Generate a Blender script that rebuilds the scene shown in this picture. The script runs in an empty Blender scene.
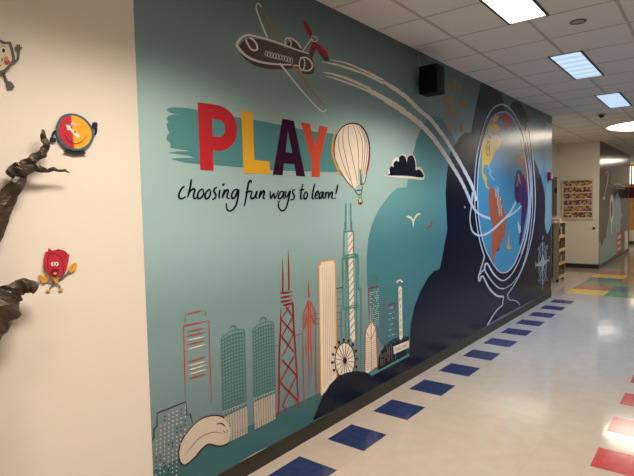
import bpy, bmesh, math, random
from mathutils import Vector, Matrix
from mathutils.geometry import tessellate_polygon
random.seed(7)
S = bpy.context.scene
COL = S.collection

# ------------------------------------------------------------------ camera
F = 511.98
YAW, PITCH, ROLL = 0.6647, 0.0593, -0.0219
CAM = Vector((2.2475, 0.0, 1.6331))
FW = Vector((-math.sin(YAW)*math.cos(PITCH), math.cos(YAW)*math.cos(PITCH), -math.sin(PITCH)))
R0 = Vector((math.cos(YAW), math.sin(YAW), 0)); U0 = R0.cross(FW)
RT = R0*math.cos(ROLL)+U0*math.sin(ROLL); UP = -R0*math.sin(ROLL)+U0*math.cos(ROLL)
cam = bpy.data.cameras.new('camera'); co = bpy.data.objects.new('camera', cam); COL.objects.link(co)
cam.sensor_width = 36; cam.lens = F/634*36; cam.clip_start = 0.05
m = Matrix((RT, UP, -FW)).transposed().to_4x4(); m.translation = CAM; co.matrix_world = m
S.camera = co

# ------------------------------------------------------------------ world, exposure
W = bpy.data.worlds.new('world'); S.world = W; W.use_nodes = True
W.node_tree.nodes['Background'].inputs[0].default_value = (.5, .45, .4, 1)
W.node_tree.nodes['Background'].inputs[1].default_value = 0.05
S.view_settings.view_transform = 'Standard'; S.view_settings.look = 'None'
S.view_settings.exposure = 0.0; S.view_settings.gamma = 1
S.cycles.use_denoising = True
S.cycles.max_bounces = 10; S.cycles.diffuse_bounces = 6; S.cycles.glossy_bounces = 5
S.cycles.sample_clamp_indirect = 6

WARM = (1.0, .85, .68); COOL = (.64, .86, 1.14); SOFT = (1.0, .88, .72)
L_WARM, L_COOL, L_ROUND = 3.0, .82, 11.5      # radiance of the lenses
P_NEAR, P_COOL, P_RIGHT, SPREAD = 43.0, 38.0, 14.0, 116.0   # watts through the louvres

# ------------------------------------------------------------------ helpers
def mat(name, col, rough=.5, spec=.5, emit=None, noise=None, bump=None, metal=0, coat=0):
    M = bpy.data.materials.new(name); M.use_nodes = True
    nt = M.node_tree; b = nt.nodes['Principled BSDF']
    b.inputs['Base Color'].default_value = (*col, 1); b.inputs['Roughness'].default_value = rough
    b.inputs['Specular IOR Level'].default_value = spec; b.inputs['Metallic'].default_value = metal
    b.inputs['Coat Weight'].default_value = coat
    if emit:
        b.inputs['Emission Color'].default_value = (*emit[0], 1); b.inputs['Emission Strength'].default_value = emit[1]
    if noise or bump:
        tc = nt.nodes.new('ShaderNodeTexCoord')
    if noise:
        n = nt.nodes.new('ShaderNodeTexNoise'); n.inputs['Scale'].default_value = noise[0]; n.inputs['Detail'].default_value = 5
        nt.links.new(tc.outputs['Object'], n.inputs['Vector'])
        r = nt.nodes.new('ShaderNodeValToRGB'); a = noise[1]
        r.color_ramp.elements[0].position = .3; r.color_ramp.elements[1].position = .7
        r.color_ramp.elements[0].color = (*[c*(1-a) for c in col], 1); r.color_ramp.elements[1].color = (*[min(1, c*(1+a)) for c in col], 1)
        nt.links.new(n.outputs['Fac'], r.inputs['Fac']); nt.links.new(r.outputs['Color'], b.inputs['Base Color'])
    if bump:
        n2 = nt.nodes.new('ShaderNodeTexNoise'); n2.inputs['Scale'].default_value = bump[0]; n2.inputs['Detail'].default_value = 3
        nt.links.new(tc.outputs['Object'], n2.inputs['Vector'])
        bp = nt.nodes.new('ShaderNodeBump'); bp.inputs['Strength'].default_value = bump[1]; bp.inputs['Distance'].default_value = .01
        nt.links.new(n2.outputs['Fac'], bp.inputs['Height']); nt.links.new(bp.outputs['Normal'], b.inputs['Normal'])
    return M

class MB:
    """collects polygons with material slots and builds ONE mesh object"""
    def __init__(s): s.v = []; s.f = []; s.mi = []; s.ms = []; s.smooth = []
    def slot(s, m):
        if m not in s.ms: s.ms.append(m)
        return s.ms.index(m)
    def poly(s, pts, m, sm=False):
        i = len(s.v); s.v += [tuple(p) for p in pts]; s.f.append(tuple(range(i, i+len(pts)))); s.mi.append(s.slot(m)); s.smooth.append(sm)
    def mesh(s, vs, fs, m, sm=False):
        i = len(s.v); s.v += [tuple(p) for p in vs]
        for f in fs: s.f.append(tuple(i+k for k in f)); s.mi.append(s.slot(m)); s.smooth.append(sm)
    def box(s, a, b, m):
        x0, y0, z0 = a; x1, y1, z1 = b
        v = [(x0,y0,z0),(x1,y0,z0),(x1,y1,z0),(x0,y1,z0),(x0,y0,z1),(x1,y0,z1),(x1,y1,z1),(x0,y1,z1)]
        s.mesh(v, [(3,2,1,0),(4,5,6,7),(0,1,5,4),(1,2,6,5),(2,3,7,6),(3,0,4,7)], m)
    def disc(s, c, r, z0, z1, m, n=48, r2=None):
        r2 = r if r2 is None else r2
        v = [(c[0]+r*math.cos(t*math.tau/n), c[1]+r*math.sin(t*math.tau/n), z0) for t in range(n)]
        v += [(c[0]+r2*math.cos(t*math.tau/n), c[1]+r2*math.sin(t*math.tau/n), z1) for t in range(n)]
        f = [tuple(reversed(range(n))), tuple(range(n, 2*n))]+[(t, (t+1)%n, n+(t+1)%n, n+t) for t in range(n)]
        s.mesh(v, f, m)
    def ring(s, c, ri, ro, z0, z1, m, n=64):
        v = []
        for r, z in ((ri, z0), (ro, z0), (ro, z1), (ri, z1)):
            v += [(c[0]+r*math.cos(t*math.tau/n), c[1]+r*math.sin(t*math.tau/n), z) for t in range(n)]
        f = [(k*n+t, k*n+(t+1)%n, ((k+1)%4)*n+(t+1)%n, ((k+1)%4)*n+t) for k in range(4) for t in range(n)]
        s.mesh(v, f, m)
    def build(s, name, parent=None, kind=None, bevel=0):
        me = bpy.data.meshes.new(name); me.from_pydata(s.v, [], s.f); me.update()
        for m_ in s.ms: me.materials.append(m_)
        for p_, k, q in zip(me.polygons, s.mi, s.smooth): p_.material_index = k; p_.use_smooth = q
        o = bpy.data.objects.new(name, me); COL.objects.link(o)
        if parent:
            o.parent = parent; o.matrix_parent_inverse = parent.matrix_world.inverted()
        if kind: o['kind'] = kind
        if bevel:
            bv = o.modifiers.new('bevel', 'BEVEL'); bv.width = bevel; bv.segments = 2; bv.limit_method = 'ANGLE'
        return o

def tag(o, label, cat=None, group=None, kind=None):
    o['label'] = label
    if cat: o['category'] = cat
    if group: o['group'] = group
    if kind: o['kind'] = kind
    return o
def empty(name, loc, label, cat, group=None):
    o = bpy.data.objects.new(name, None); COL.objects.link(o); o.location = loc; o.empty_display_size = .1
    o.matrix_world = Matrix.Translation(loc)
    return tag(o, label, cat, group)
def copy_tree(o, parent=None):
    c = o.copy(); COL.objects.link(c)
    if parent: c.parent = parent
    for ch in list(o.children): copy_tree(ch, c)
    return c

# a point of the photograph brought back to the plane it lies on
def ray(px, py): return FW+RT*((px-317)/F)+UP*((238-py)/F)
def on_x(px, py, x=0.0):
    d = ray(px, py); return CAM+d*((x-CAM.x)/d.x)
def on_y(px, py, y):
    d = ray(px, py); return CAM+d*(y/d.y)
class Crop:
    def __init__(s, ox, oy, k): s.o = (ox, oy); s.k = k
    def __call__(s, *pts): return [(s.o[0]+a/s.k, s.o[1]+b/s.k) for a, b in pts]

def spline(P, n=7, closed=False):
    if len(P) < 3: return list(P)
    out = []; N = len(P)
    segs = N if closed else N-1
    for i in range(segs):
        if closed: a, b, c, d = P[(i-1)%N], P[i], P[(i+1)%N], P[(i+2)%N]
        else: a, b, c, d = P[max(i-1, 0)], P[i], P[i+1], P[min(i+2, N-1)]
        for k in range(n):
            t = k/n
            out.append(tuple(.5*((2*b[j])+(-a[j]+c[j])*t+(2*a[j]-5*b[j]+4*c[j]-d[j])*t*t+(-a[j]+3*b[j]-3*c[j]+d[j])*t**3) for j in (0, 1)))
    if not closed: out.append(P[-1])
    return out
def lerp(a, b, t): return (a[0]+(b[0]-a[0])*t, a[1]+(b[1]-a[1])*t)
def quad(tl, tr, br, bl):
    return lambda u, v: lerp(lerp(tl, tr, u), lerp(bl, br, u), v)
def ellipse(cx, cy, rx, ry, n=28, a0=0, a1=math.tau, rot=0):
    o = []
    for i in range(n+1 if a1-a0 < math.tau-1e-6 else n):
        t = a0+(a1-a0)*i/n; x, y = rx*math.cos(t), ry*math.sin(t)
        o.append((cx+x*math.cos(rot)-y*math.sin(rot), cy+x*math.sin(rot)+y*math.cos(rot)))
    return o

class Art(MB):
    """flat printed or cut-out shapes lying on a wall plane, later shapes a hair in front"""
    def __init__(s, base=.002, thick=0, wall=0.0, step=.00005):
        super().__init__(); s.x = base; s.thick = thick; s.step = step; s.w = wall
    def P(s, q, x=None):
        x = s.w+(s.x if x is None else x); p = on_x(q[0], q[1], x); return (x, p.y, p.z)
    def fill(s, pts, m, smooth=0, up=1, thick=None):
        s.x += s.step*up
        if smooth: pts = spline(pts, smooth, True)
        V = [s.P(q) for q in pts]
        tris = tessellate_polygon([[Vector((v[1], v[2], 0)) for v in V]])
        fs = []
        for t in tris:
            a, b, c = (V[k] for k in t)
            ar = (b[1]-a[1])*(c[2]-a[2])-(b[2]-a[2])*(c[1]-a[1])
            fs.append(t if ar > 0 else (t[0], t[2], t[1]))
        s.mesh(V, fs, m)
        th = s.thick if thick is None else thick
        if th:
            B = [(v[0]-th, v[1], v[2]) for v in V]; n = len(V)
            s.mesh(V+B, [(i, (i+1)%n, n+(i+1)%n, n+i) for i in range(n)], m)
            s.mesh(B, [tuple(reversed(t)) for t in fs], m)
    def stroke(s, pts, w, m, smooth=0, closed=False, taper=None, up=1, rag=0):
        if smooth: pts = spline(pts, smooth, closed)
        if taper and len(pts) == 2: pts = [lerp(pts[0], pts[1], k/8) for k in range(9)]
        n = len(pts); L = []; Rr = []
        for i, p in enumerate(pts):
            a = pts[(i-1)%n] if closed or i > 0 else pts[0]; b = pts[(i+1)%n] if closed or i < n-1 else pts[-1]
            dx, dy = b[0]-a[0], b[1]-a[1]; d = math.hypot(dx, dy) or 1; nx, ny = -dy/d, dx/d
            t = i/(n-1) if n > 1 else 0
            h = w/2
            if taper == 'both': h *= max(.15, min(1, 4*t, 4*(1-t)))
            elif taper == 'end': h *= max(.1, 1-t)
            elif taper == 'start': h *= max(.1, t)
            elif isinstance(taper, (list, tuple)):
                k = t*(len(taper)-1); j = min(int(k), len(taper)-2); h = (taper[j]+(taper[j+1]-taper[j])*(k-j))/2
            r1 = 1+random.uniform(-rag, rag) if rag else 1; r2 = 1+random.uniform(-rag, rag) if rag else 1
            L.append((p[0]+nx*h*r1, p[1]+ny*h*r1)); Rr.append((p[0]-nx*h*r2, p[1]-ny*h*r2))
        s.x += s.step*up
        V = [s.P(q) for q in L]+[s.P(q) for q in Rr]
        f = [(i, (i+1)%n, n+(i+1)%n, n+i) for i in range(n if closed else n-1)]
        g = []
        for q in f:
            a, b, c = V[q[0]], V[q[1]], V[q[2]]
            ar = (b[1]-a[1])*(c[2]-a[2])-(b[2]-a[2])*(c[1]-a[1]); g.append(q if ar > 0 else q[::-1])
        s.mesh(V, g, m)
        if s.thick:
            B = [(v[0]-s.thick, v[1], v[2]) for v in V]; k = len(V); allv = V+B
            s.mesh(allv, [(i, i+1, k+i+1, k+i) for i in range(n-1)]+[(n+i, k+n+i, k+n+i+1, n+i+1) for i in range(n-1)]+[(i, i+1, n+i+1, n+i) for i in ()], m)

# ------------------------------------------------------------------ materials
GL = .27
def ink(name, c, r=GL): return mat('ink_'+name, c, r, .16)
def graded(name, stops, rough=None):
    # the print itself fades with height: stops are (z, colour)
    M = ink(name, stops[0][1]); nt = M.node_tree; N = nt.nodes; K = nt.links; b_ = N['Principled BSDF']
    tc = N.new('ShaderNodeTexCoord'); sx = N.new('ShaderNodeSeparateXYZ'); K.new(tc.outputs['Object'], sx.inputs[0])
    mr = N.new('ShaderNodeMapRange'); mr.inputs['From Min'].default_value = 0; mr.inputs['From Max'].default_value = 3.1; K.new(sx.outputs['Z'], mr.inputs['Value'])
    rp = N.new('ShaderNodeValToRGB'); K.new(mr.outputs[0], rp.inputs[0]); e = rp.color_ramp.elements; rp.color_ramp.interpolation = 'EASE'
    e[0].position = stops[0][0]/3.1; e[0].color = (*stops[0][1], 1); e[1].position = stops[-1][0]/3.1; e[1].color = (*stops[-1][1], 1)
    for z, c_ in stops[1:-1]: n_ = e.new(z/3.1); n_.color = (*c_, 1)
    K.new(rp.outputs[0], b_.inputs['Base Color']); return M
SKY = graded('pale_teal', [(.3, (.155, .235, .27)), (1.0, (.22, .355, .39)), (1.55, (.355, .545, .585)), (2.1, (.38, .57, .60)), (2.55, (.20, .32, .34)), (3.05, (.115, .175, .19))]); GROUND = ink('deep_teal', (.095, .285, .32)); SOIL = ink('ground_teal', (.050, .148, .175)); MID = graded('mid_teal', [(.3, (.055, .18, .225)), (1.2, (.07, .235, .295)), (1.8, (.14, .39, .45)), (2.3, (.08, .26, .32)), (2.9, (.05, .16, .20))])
NAVY = ink('navy', (.004, .008, .024)); OCEAN = ink('ocean_blue', (.07, .29, .45)); PALEBLUE = ink('pale_blue', (.20, .40, .50)); BUMP2 = ink('slate_blue', (.12, .27, .36))
RED = ink('red', (.52, .030, .042)); YEL = ink('yellow', (.83, .47, .045)); PUR = ink('dark_purple', (.042, .009, .036)); ORA = ink('orange_red', (.64, .095, .05))
WHT = ink('off_white', (.80, .78, .76)); CREAM = ink('cream', (.84, .76, .66)); BLK = ink('black', (.01, .012, .02)); LINE = ink('dark_teal_line', (.065, .22, .23))
BRN = ink('brown', (.06, .035, .03)); DRED = ink('dark_red', (.30, .012, .022)); RUST = ink('rust', (.50, .085, .045)); GOLD = ink('gold', (.74, .38, .07)); BEIGE = ink('beige', (.62, .55, .48))
TAN = ink('tan_line', (.50, .30, .18)); AFR = ink('violet', (.06, .018, .10)); SAM = ink('burnt_orange', (.48, .12, .055)); TEAL = ink('teal_line', (.09, .31, .31)); SUNC = ink('ochre', (.42, .21, .06))
GREY = ink('grey_line', (.15, .16, .17)); PALE = ink('pale_line', (.55, .62, .62)); STEEL = ink('lilac_white', (.62, .64, .72))
M_WALL = mat('cream_wall_paint', (.80, .755, .69), .65, .3, bump=(180, .08))
M_FARWALL = mat('far_wall_paint', (.72, .68, .60), .65, .3)
M_BASE = mat('black_rubber_baseboard', (.028, .026, .021), .45, .4)
M_WOODF = mat('orange_wood', (.68, .33, .09), .4, noise=(6, .2))

def floor_material():
    M = mat('vinyl_tile', (.60, .52, .45), .09, .36); nt = M.node_tree; b = nt.nodes['Principled BSDF']; N = nt.nodes; K = nt.links
    tc = N.new('ShaderNodeTexCoord'); mp = N.new('ShaderNodeMapping'); K.new(tc.outputs['Object'], mp.inputs[0])
    mp.inputs['Location'].default_value = (-.107/.3048, -2.189/.3048, 0); mp.inputs['Scale'].default_value = (1/.3048,)*3
    sx = N.new('ShaderNodeSeparateXYZ'); K.new(mp.outputs[0], sx.inputs[0])
    edge = []
    for a in ('X', 'Y'):
        fr = N.new('ShaderNodeMath'); fr.operation = 'FRACT'; K.new(sx.outputs[a], fr.inputs[0])
        s1 = N.new('ShaderNodeMath'); s1.operation = 'SUBTRACT'; K.new(fr.outputs[0], s1.inputs[0]); s1.inputs[1].default_value = .5
        ab = N.new('ShaderNodeMath'); ab.operation = 'ABSOLUTE'; K.new(s1.outputs[0], ab.inputs[0])
        g = N.new('ShaderNodeMath'); g.operation = 'GREATER_THAN'; K.new(ab.outputs[0], g.inputs[0]); g.inputs[1].default_value = .4972; edge.append(g)
    mx = N.new('ShaderNodeMath'); mx.operation = 'MAXIMUM'; K.new(edge[0].outputs[0], mx.inputs[0]); K.new(edge[1].outputs[0], mx.inputs[1])
    fl = N.new('ShaderNodeVectorMath'); fl.operation = 'FLOOR'; K.new(mp.outputs[0], fl.inputs[0])
    wn = N.new('ShaderNodeTexWhiteNoise'); wn.noise_dimensions = '2D'; K.new(fl.outputs[0], wn.inputs['Vector'])
    no = N.new('ShaderNodeTexNoise'); no.inputs['Scale'].default_value = 9; no.inputs['Detail'].default_value = 8; K.new(tc.outputs['Object'], no.inputs['Vector'])
    ad = N.new('ShaderNodeMath'); ad.operation = 'MULTIPLY_ADD'; K.new(wn.outputs['Value'], ad.inputs[0]); ad.inputs[1].default_value = .14; K.new(no.outputs['Fac'], ad.inputs[2])
    rp = N.new('ShaderNodeValToRGB'); rp.color_ramp.elements[0].position = .35; rp.color_ramp.elements[1].position = .95
    rp.color_ramp.elements[0].color = (.335, .290, .248, 1); rp.color_ramp.elements[1].color = (.385, .335, .288, 1); K.new(ad.outputs[0], rp.inputs[0])
    mi = N.new('ShaderNodeMix'); mi.data_type = 'RGBA'; K.new(mx.outputs[0], mi.inputs['Factor']); K.new(rp.outputs[0], mi.inputs[6]); mi.inputs[7].default_value = (.29, .25, .21, 1)
    K.new(mi.outputs[2], b.inputs['Base Color'])
    n3 = N.new('ShaderNodeTexNoise'); n3.inputs['Scale'].default_value = 4; K.new(tc.outputs['Object'], n3.inputs['Vector'])
    bp = N.new('ShaderNodeBump'); bp.inputs['Strength'].default_value = .05; bp.inputs['Distance'].default_value = .02; K.new(n3.outputs['Fac'], bp.inputs['Height']); K.new(bp.outputs[0], b.inputs['Normal'])
    return M
M_FLOOR = floor_material()
def tilem(n, c): return mat('vinyl_'+n, c, .13, .3, noise=(22, .22))
T_BLUE, T_RED, T_YEL, T_GRN, T_SLATE, T_BRICK = tilem('blue', (.017, .027, .085)), tilem('red', (.32, .045, .048)), tilem('yellow', (.62, .42, .09)), tilem('green', (.10, .24, .11)), tilem('slate', (.08, .10, .16)), tilem('brick', (.42, .11, .08))
T_DKGRN = tilem('dark_green', (.05, .17, .12))
M_CEIL = mat('ceiling_tile', (.78, .765, .745), .9, .1, noise=(60, .06), bump=(120, .25))
M_GRID = mat('ceiling_grid', (.52, .49, .46), .6, .2)
M_DARK = mat('black_metal', (.012, .011, .010), .5)
M_BLKP = mat('black_plastic', (.003, .003, .003), .5, .15)

# ------------------------------------------------------------------ structure
H = 3.082; YL, YE, BB = 1.468, 9.398, .107
XR, YB, YEND = 4.6, -3.2, 24.0
b = MB(); b.box((-3.2, YB-.2, -.2), (XR+.2, YEND+.2, 0), M_FLOOR)
def rect(x0, y0, x1, y1, m): b.poly([(x0, y0, .0005), (x1, y0, .0005), (x1, y1, .0005), (x0, y1, .0005)], m)
FT = .3048
for n in range(-6, 12): rect(.107, 2.189+2*n*FT, .107+FT, 2.189+(2*n+1)*FT, T_BLUE)
for n in range(-6, 11): rect(1.654, 3.446+2*n*FT, 1.654+FT, 3.446+(2*n+1)*FT, T_RED)
rows = [(T_YEL, T_GRN), (T_BRICK, T_SLATE), (T_GRN, T_GRN), (T_SLATE, T_BRICK), (T_YEL, T_GRN), (T_BRICK, T_SLATE)]
for k, (a, c) in enumerate(rows):
    y0 = 9.94+k*.6; cols = (a, c, rows[(k+2)%6][0], rows[(k+3)%6][1], rows[(k+1)%6][0])
    for j in range(5): rect(.107+j*.612, y0, .107+(j+1)*.612, y0+.6, cols[j])
for n in range(0, 9): rect(.11, 14.30+2*n*FT, .43, 14.30+(2*n+1)*FT, T_DKGRN)
fl = b.build('floor', kind='structure')

b = MB(); b.box((-3.2, YB-.2, H), (XR+.2, YEND+.2, H+.2), M_CEIL)
cl = b.build('ceiling', kind='structure')
b = MB()
LIGHTS = [(1.04, 3.70-2.44*2), (1.04, 3.70-2.44), (1.04, 3.695), (1.04, 6.13), (1.04, 8.555)]
for k in range(-6, 6):
    x = .415+k*.613
    if -3 < x < XR: b.box((x-.011, YB, H-.004), (x+.011, YEND, H), M_GRID)
for k in range(-10, 35):
    y = 3.11+k*.6112
    if YB < y < YEND: b.box((-3, y-.007, H-.003), (XR, y+.007, H), M_GRID)
b.build('trim_1', kind='structure')

b = MB(); b.box((-.95, YB, 0), (0, YE, H), M_WALL); b.build('wall_left', kind='structure')
b = MB(); b.box((-1.1, YE-.5, 0), (-.95, 14.5, H), M_FARWALL); b.build('wall_alcove', kind='structure')
b = MB(); b.box((-.95, 13.93, 0), (-.01, 19.33, H), M_FARWALL); b.build('wall_far', kind='structure')
b = MB(); b.box((XR, YB, 0), (XR+.15, YEND, H), mat('dark_side_wall', (.07, .07, .075), .7, .2)); b.build('wall_right', kind='structure')
b = MB(); b.box((-1, YB-.15, 0), (XR, YB, H), M_WALL); b.build('wall_back', kind='structure')
b = MB(); b.box((-3.1, YEND, 0), (XR, YEND+.15, H), M_FARWALL); b.build('wall_end', kind='structure')
b = MB(); b.box((-3.15, 14.5, 0), (-3.0, YEND, H), M_FARWALL); b.box((-3.0, 14.5, 0), (-.95, 14.65, H), M_FARWALL); b.build('wall_side', kind='structure')
def baseboard(name, a, c):
    b = MB(); b.box(a, c, M_BASE); return b.build(name, kind='structure', bevel=.004)
baseboard('baseboard_left', (0, YB, 0), (.006, YE+.006, BB))
baseboard('baseboard_return', (-.95, YE, 0), (0, YE+.006, BB))
baseboard('baseboard_far', (-.95, 13.922, 0), (-.004, 13.93, .108))
baseboard('baseboard_alcove', (-.95, YE+.006, 0), (-.942, 13.92, .108))
b = MB(); b.box((-.01, 13.93, 0), (-.002, 19.33, .09), mat('grey_baseboard', (.10, .095, .085), .5)); b.build('baseboard_corridor', kind='structure')
# dark window in the alcove side wall
b = MB(); fm = mat('window_frame_brown', (.20, .18, .14), .5); gm = mat('dark_glass', (.06, .065, .055), .12)
b.box((-.95, 12.80, 1.30), (-.93, 12.86, 2.26), fm); b.box((-.95, 13.77, 1.30), (-.93, 13.83, 2.26), fm)
b.box((-.95, 12.86, 1.30), (-.93, 13.77, 1.34), fm); b.box((-.95, 12.86, 2.20), (-.93, 13.77, 2.26), fm)
b.box((-.95, 12.86, 1.34), (-.94, 13.77, 2.20), gm); b.box((-.935, 13.70, 1.87), (-.915, 13.76, 1.99), M_DARK)
b.build('window_1', kind='structure')
# wooden door with a bright transom at the corridor end
b = MB(); b.box((-1.3, YEND-.05, 0), (.35, YEND, 2.28), M_WOODF); b.box((-1.3, YEND-.05, 3.0), (.35, YEND, H), M_WOODF)
for x in (-1.3, -.52, .29): b.box((x, YEND-.07, 0), (x+.06, YEND-.05, H), M_WOODF)
b.box((-1.3, YEND-.07, 2.2), (.35, YEND-.05, 2.3), M_WOODF)
b.build('door_1', kind='structure')
b = MB(); b.box((-1.24, YEND-.045, 2.3), (.29, YEND-.03, 3.0), mat('daylit_glass', (.8, .75, .6), .2, emit=((1, .86, .62), 2.6))); b.build('window_2', kind='structure')

# ------------------------------------------------------------------ lamps
def lens_mat(name, col, s):
    M = bpy.data.materials.new(name); M.use_nodes = True; nt = M.node_tree; N = nt.nodes; K = nt.links
    b_ = N['Principled BSDF']; b_.inputs['Base Color'].default_value = (.3, .3, .3, 1); b_.inputs['Emission Color'].default_value = (*col, 1)
    tc = N.new('ShaderNodeTexCoord'); wv = N.new('ShaderNodeTexWave'); wv.bands_direction = 'Y'; wv.inputs['Scale'].default_value = 1.6; wv.inputs['Distortion'].default_value = .6
    K.new(tc.outputs['Object'], wv.inputs['Vector']); mr = N.new('ShaderNodeMapRange'); K.new(wv.outputs['Fac'], mr.inputs['Value'])
    mr.inputs['To Min'].default_value = s*.80; mr.inputs['To Max'].default_value = s*1.12; K.new(mr.outputs[0], b_.inputs['Emission Strength'])
    return M
def troffer(x, y, col, power, label, watts=0, group='recessed strip lights along the mural wall'):
    t = empty('ceiling_light', (x, y, H), label, 'ceiling light', group)
    if watts:
        ld = bpy.data.lights.new('louvre_light', 'AREA'); ld.shape = 'RECTANGLE'; ld.size = .27; ld.size_y = 1.18; ld.energy = watts; ld.color = col; ld.spread = math.radians(SPREAD)
        lo = bpy.data.objects.new('louvre_light', ld); COL.objects.link(lo); lo.parent = t; lo.location = (0, 0, -.014)
    w, l = .137, .60
    f = MB()
    f.box((x-w-.016, y-l-.012, H-.012), (x-w, y+l+.012, H-.001), M_DARK); f.box((x+w, y-l-.012, H-.012), (x+w+.016, y+l+.012, H-.001), M_DARK)
    f.box((x-w, y-l-.012, H-.010), (x+w, y-l, H-.001), M_GRID); f.box((x-w, y+l, H-.010), (x+w, y+l+.012, H-.001), M_GRID)
    f.build('frame', t)
    d = MB(); d.box((x-w, y-l, H-.007), (x+w, y+l, H-.002), lens_mat('lit_lens_%s' % ('warm' if col is WARM else 'cool'), col, power)); d.build('diffuser', t)
    return t
troffer(1.04, 3.695, WARM, L_WARM, 'warm white strip light in the ceiling, cut off by the top edge of the photo', P_NEAR)
troffer(1.04, 6.13, COOL, L_COOL, 'bluish strip light in the ceiling, the larger one fully in view', P_COOL)
troffer(1.04, 8.555, COOL, L_COOL, 'bluish strip light in the ceiling, smallest, just before the round glowing lamp', P_COOL)
for x, y, w_ in ((1.04, 1.25, P_NEAR), (1.04, -1.2, P_NEAR), (3.3, 1.25, P_RIGHT), (3.3, 3.7, P_RIGHT)):  # the last two are unseen lamps, added as weak fill from the right
    troffer(x, y, WARM, L_WARM, {(1.04, 1.25): 'warm strip light above the left end of the mural, outside the photo', (1.04, -1.2): 'warm strip light above the cream wall behind the viewer', (3.3, 1.25): 'added, unseen warm strip light right of the viewer, nearer of the two', (3.3, 3.7): 'added, unseen warm strip light right of the corridor, farther of the two'}[(x, y)], w_, 'strip lights outside the photo')
def round_lamp(x, y, label):
    t = empty('round_ceiling_lamp', (x, y, H), label, 'ceiling lamp')
    r = MB(); r.ring((x, y), .745, .775, H-.012, H-.001, mat('lamp_rim', (.7, .68, .62), .4)); r.build('rim', t)
    d = MB(); d.disc((x, y), .70, H-.022, H-.006, RL, 64, .74); d.build('diffuser', t)
RL = mat('lit_round_diffuser', (.8, .8, .8), .4, emit=(SOFT, L_ROUND))
round_lamp(1.22, 11.75, 'large round white glowing lamp in the ceiling past the mural corner')
round_lamp(1.22, 20.9, 'round white lamp at the far end of the corridor ceiling')
round_lamp(3.3, 16.2, 'added round white lamp in the ceiling right of the corridor mural, outside the photo')  # unseen lamp, added to brighten the far corridor

# ------------------------------------------------------------------ the painted mural
mural = empty('painted_mural', (0, (YL+YE)/2, BB), 'long glossy teal and navy wall mural reading PLAY choosing fun ways to learn!', 'mural')
def part(art, name, label=None, parent=None):
    o = art.build(name, parent or mural)
    if label: o['label'] = label
    return o
b = MB()
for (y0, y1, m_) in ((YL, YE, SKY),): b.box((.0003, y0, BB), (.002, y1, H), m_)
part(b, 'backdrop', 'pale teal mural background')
a = Art(.0022)
gl = [(150, 471), (229, 434.5), (276.2, 413), (320, 393), (371.5, 373.5), (412, 354)]
G0 = [(0, y, z) for y, z in ()]
def wallquad(art, pts, m_): # pts as (y, z) on the wall
    art.x += art.step; art.poly([(art.x, y, z) for y, z in pts], m_)
wallquad(a, [(YL, BB), (3.9, BB), (3.9, .285), (YL, .31)], SOIL)
c1, c2, c3 = Crop(360, 140, 6.34), Crop(400, 100, 7.925), Crop(310, 200, 6.34)
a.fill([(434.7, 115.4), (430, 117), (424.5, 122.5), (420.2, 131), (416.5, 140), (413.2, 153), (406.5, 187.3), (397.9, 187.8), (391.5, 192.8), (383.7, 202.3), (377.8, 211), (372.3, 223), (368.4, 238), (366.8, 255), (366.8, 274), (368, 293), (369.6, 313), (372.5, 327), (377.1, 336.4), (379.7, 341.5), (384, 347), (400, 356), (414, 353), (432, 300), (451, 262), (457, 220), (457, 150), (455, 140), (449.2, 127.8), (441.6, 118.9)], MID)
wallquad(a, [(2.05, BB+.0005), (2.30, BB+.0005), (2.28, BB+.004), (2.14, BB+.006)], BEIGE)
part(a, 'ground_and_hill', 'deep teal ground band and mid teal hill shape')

a = Art(.0026)
a.fill([(529, 121), (533, 117), (536.9, 119.9), (538.8, 125.5), (541, 135), (546, 150), (546.6, 190), (547, 224), (545, 235), (528, 235)], BUMP2)
a.fill([(546.2, 122), (551.4, 124), (551.4, 232), (547, 236), (545, 225), (546.4, 190)], PALEBLUE)
part(a, 'slate_hill', 'slate and pale blue shapes beside the globe')

a = Art(.0029)
YEc = YE-.0005
a.fill([(408.8, 376), (409.5, 349.9), (410.4, 326.3), (414.2, 307.3), (420.8, 290.3), (428.4, 277), (434.1, 271), (439.4, 269.1), (440.7, 265), (447.4, 229.4), (446.2, 208.9), (445.6, 192), (446.8, 174.7), (449.2, 157.4), (449.9, 153), (453.6, 147.3), (459.3, 137.9), (465, 132.8), (471.3, 132.8), (473, 122), (475.5, 109), (478.7, 92.7), (481.8, 82.2), (497, 89.6), (501.6, 94.5), (504.2, 103), (507, 109), (510, 107), (512.4, 102.6), (515.5, 101), (519.3, 102), (523, 106.4), (526.2, 114), (528.8, 122.8), (530.7, 132.9), (531.4, 143), (532.6, 157), (535, 160.8), (537.8, 167.4), (539.3, 174), (541.2, 176.9), (543, 184.5), (544.9, 194.2), (545.2, 208.4), (544.5, 221.6), (545.4, 229.5), (547.3, 234.2), (549.7, 229.5), (550.6, 225.7), (551.1, 226), (551.0, 290.9), (500, 317)], NAVY)
a.fill([(313, 420.5), (318.9, 404.9), (323.7, 394.7), (330, 384.4), (337.9, 376.5), (347.3, 372.3), (356.8, 371), (366.2, 372.3), (371.8, 376.2), (390, 366.5), (409, 356), (411, 375.8), (360, 398.6)], NAVY)
a.fill([(369.5, 373), (409, 353.2), (409, 356.2), (372, 375.2)], TEAL)
part(a, 'night_shape', 'dark navy silhouettes')
a = Art(.0029)
a.fill([(238.0/1, 0)] and [(501.6, 94.5), (504.2, 103), (507, 109), (513.5, 115), (520, 127), (524, 137), (511, 128), (506, 118)], MID)
NAVY2 = NAVY

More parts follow.
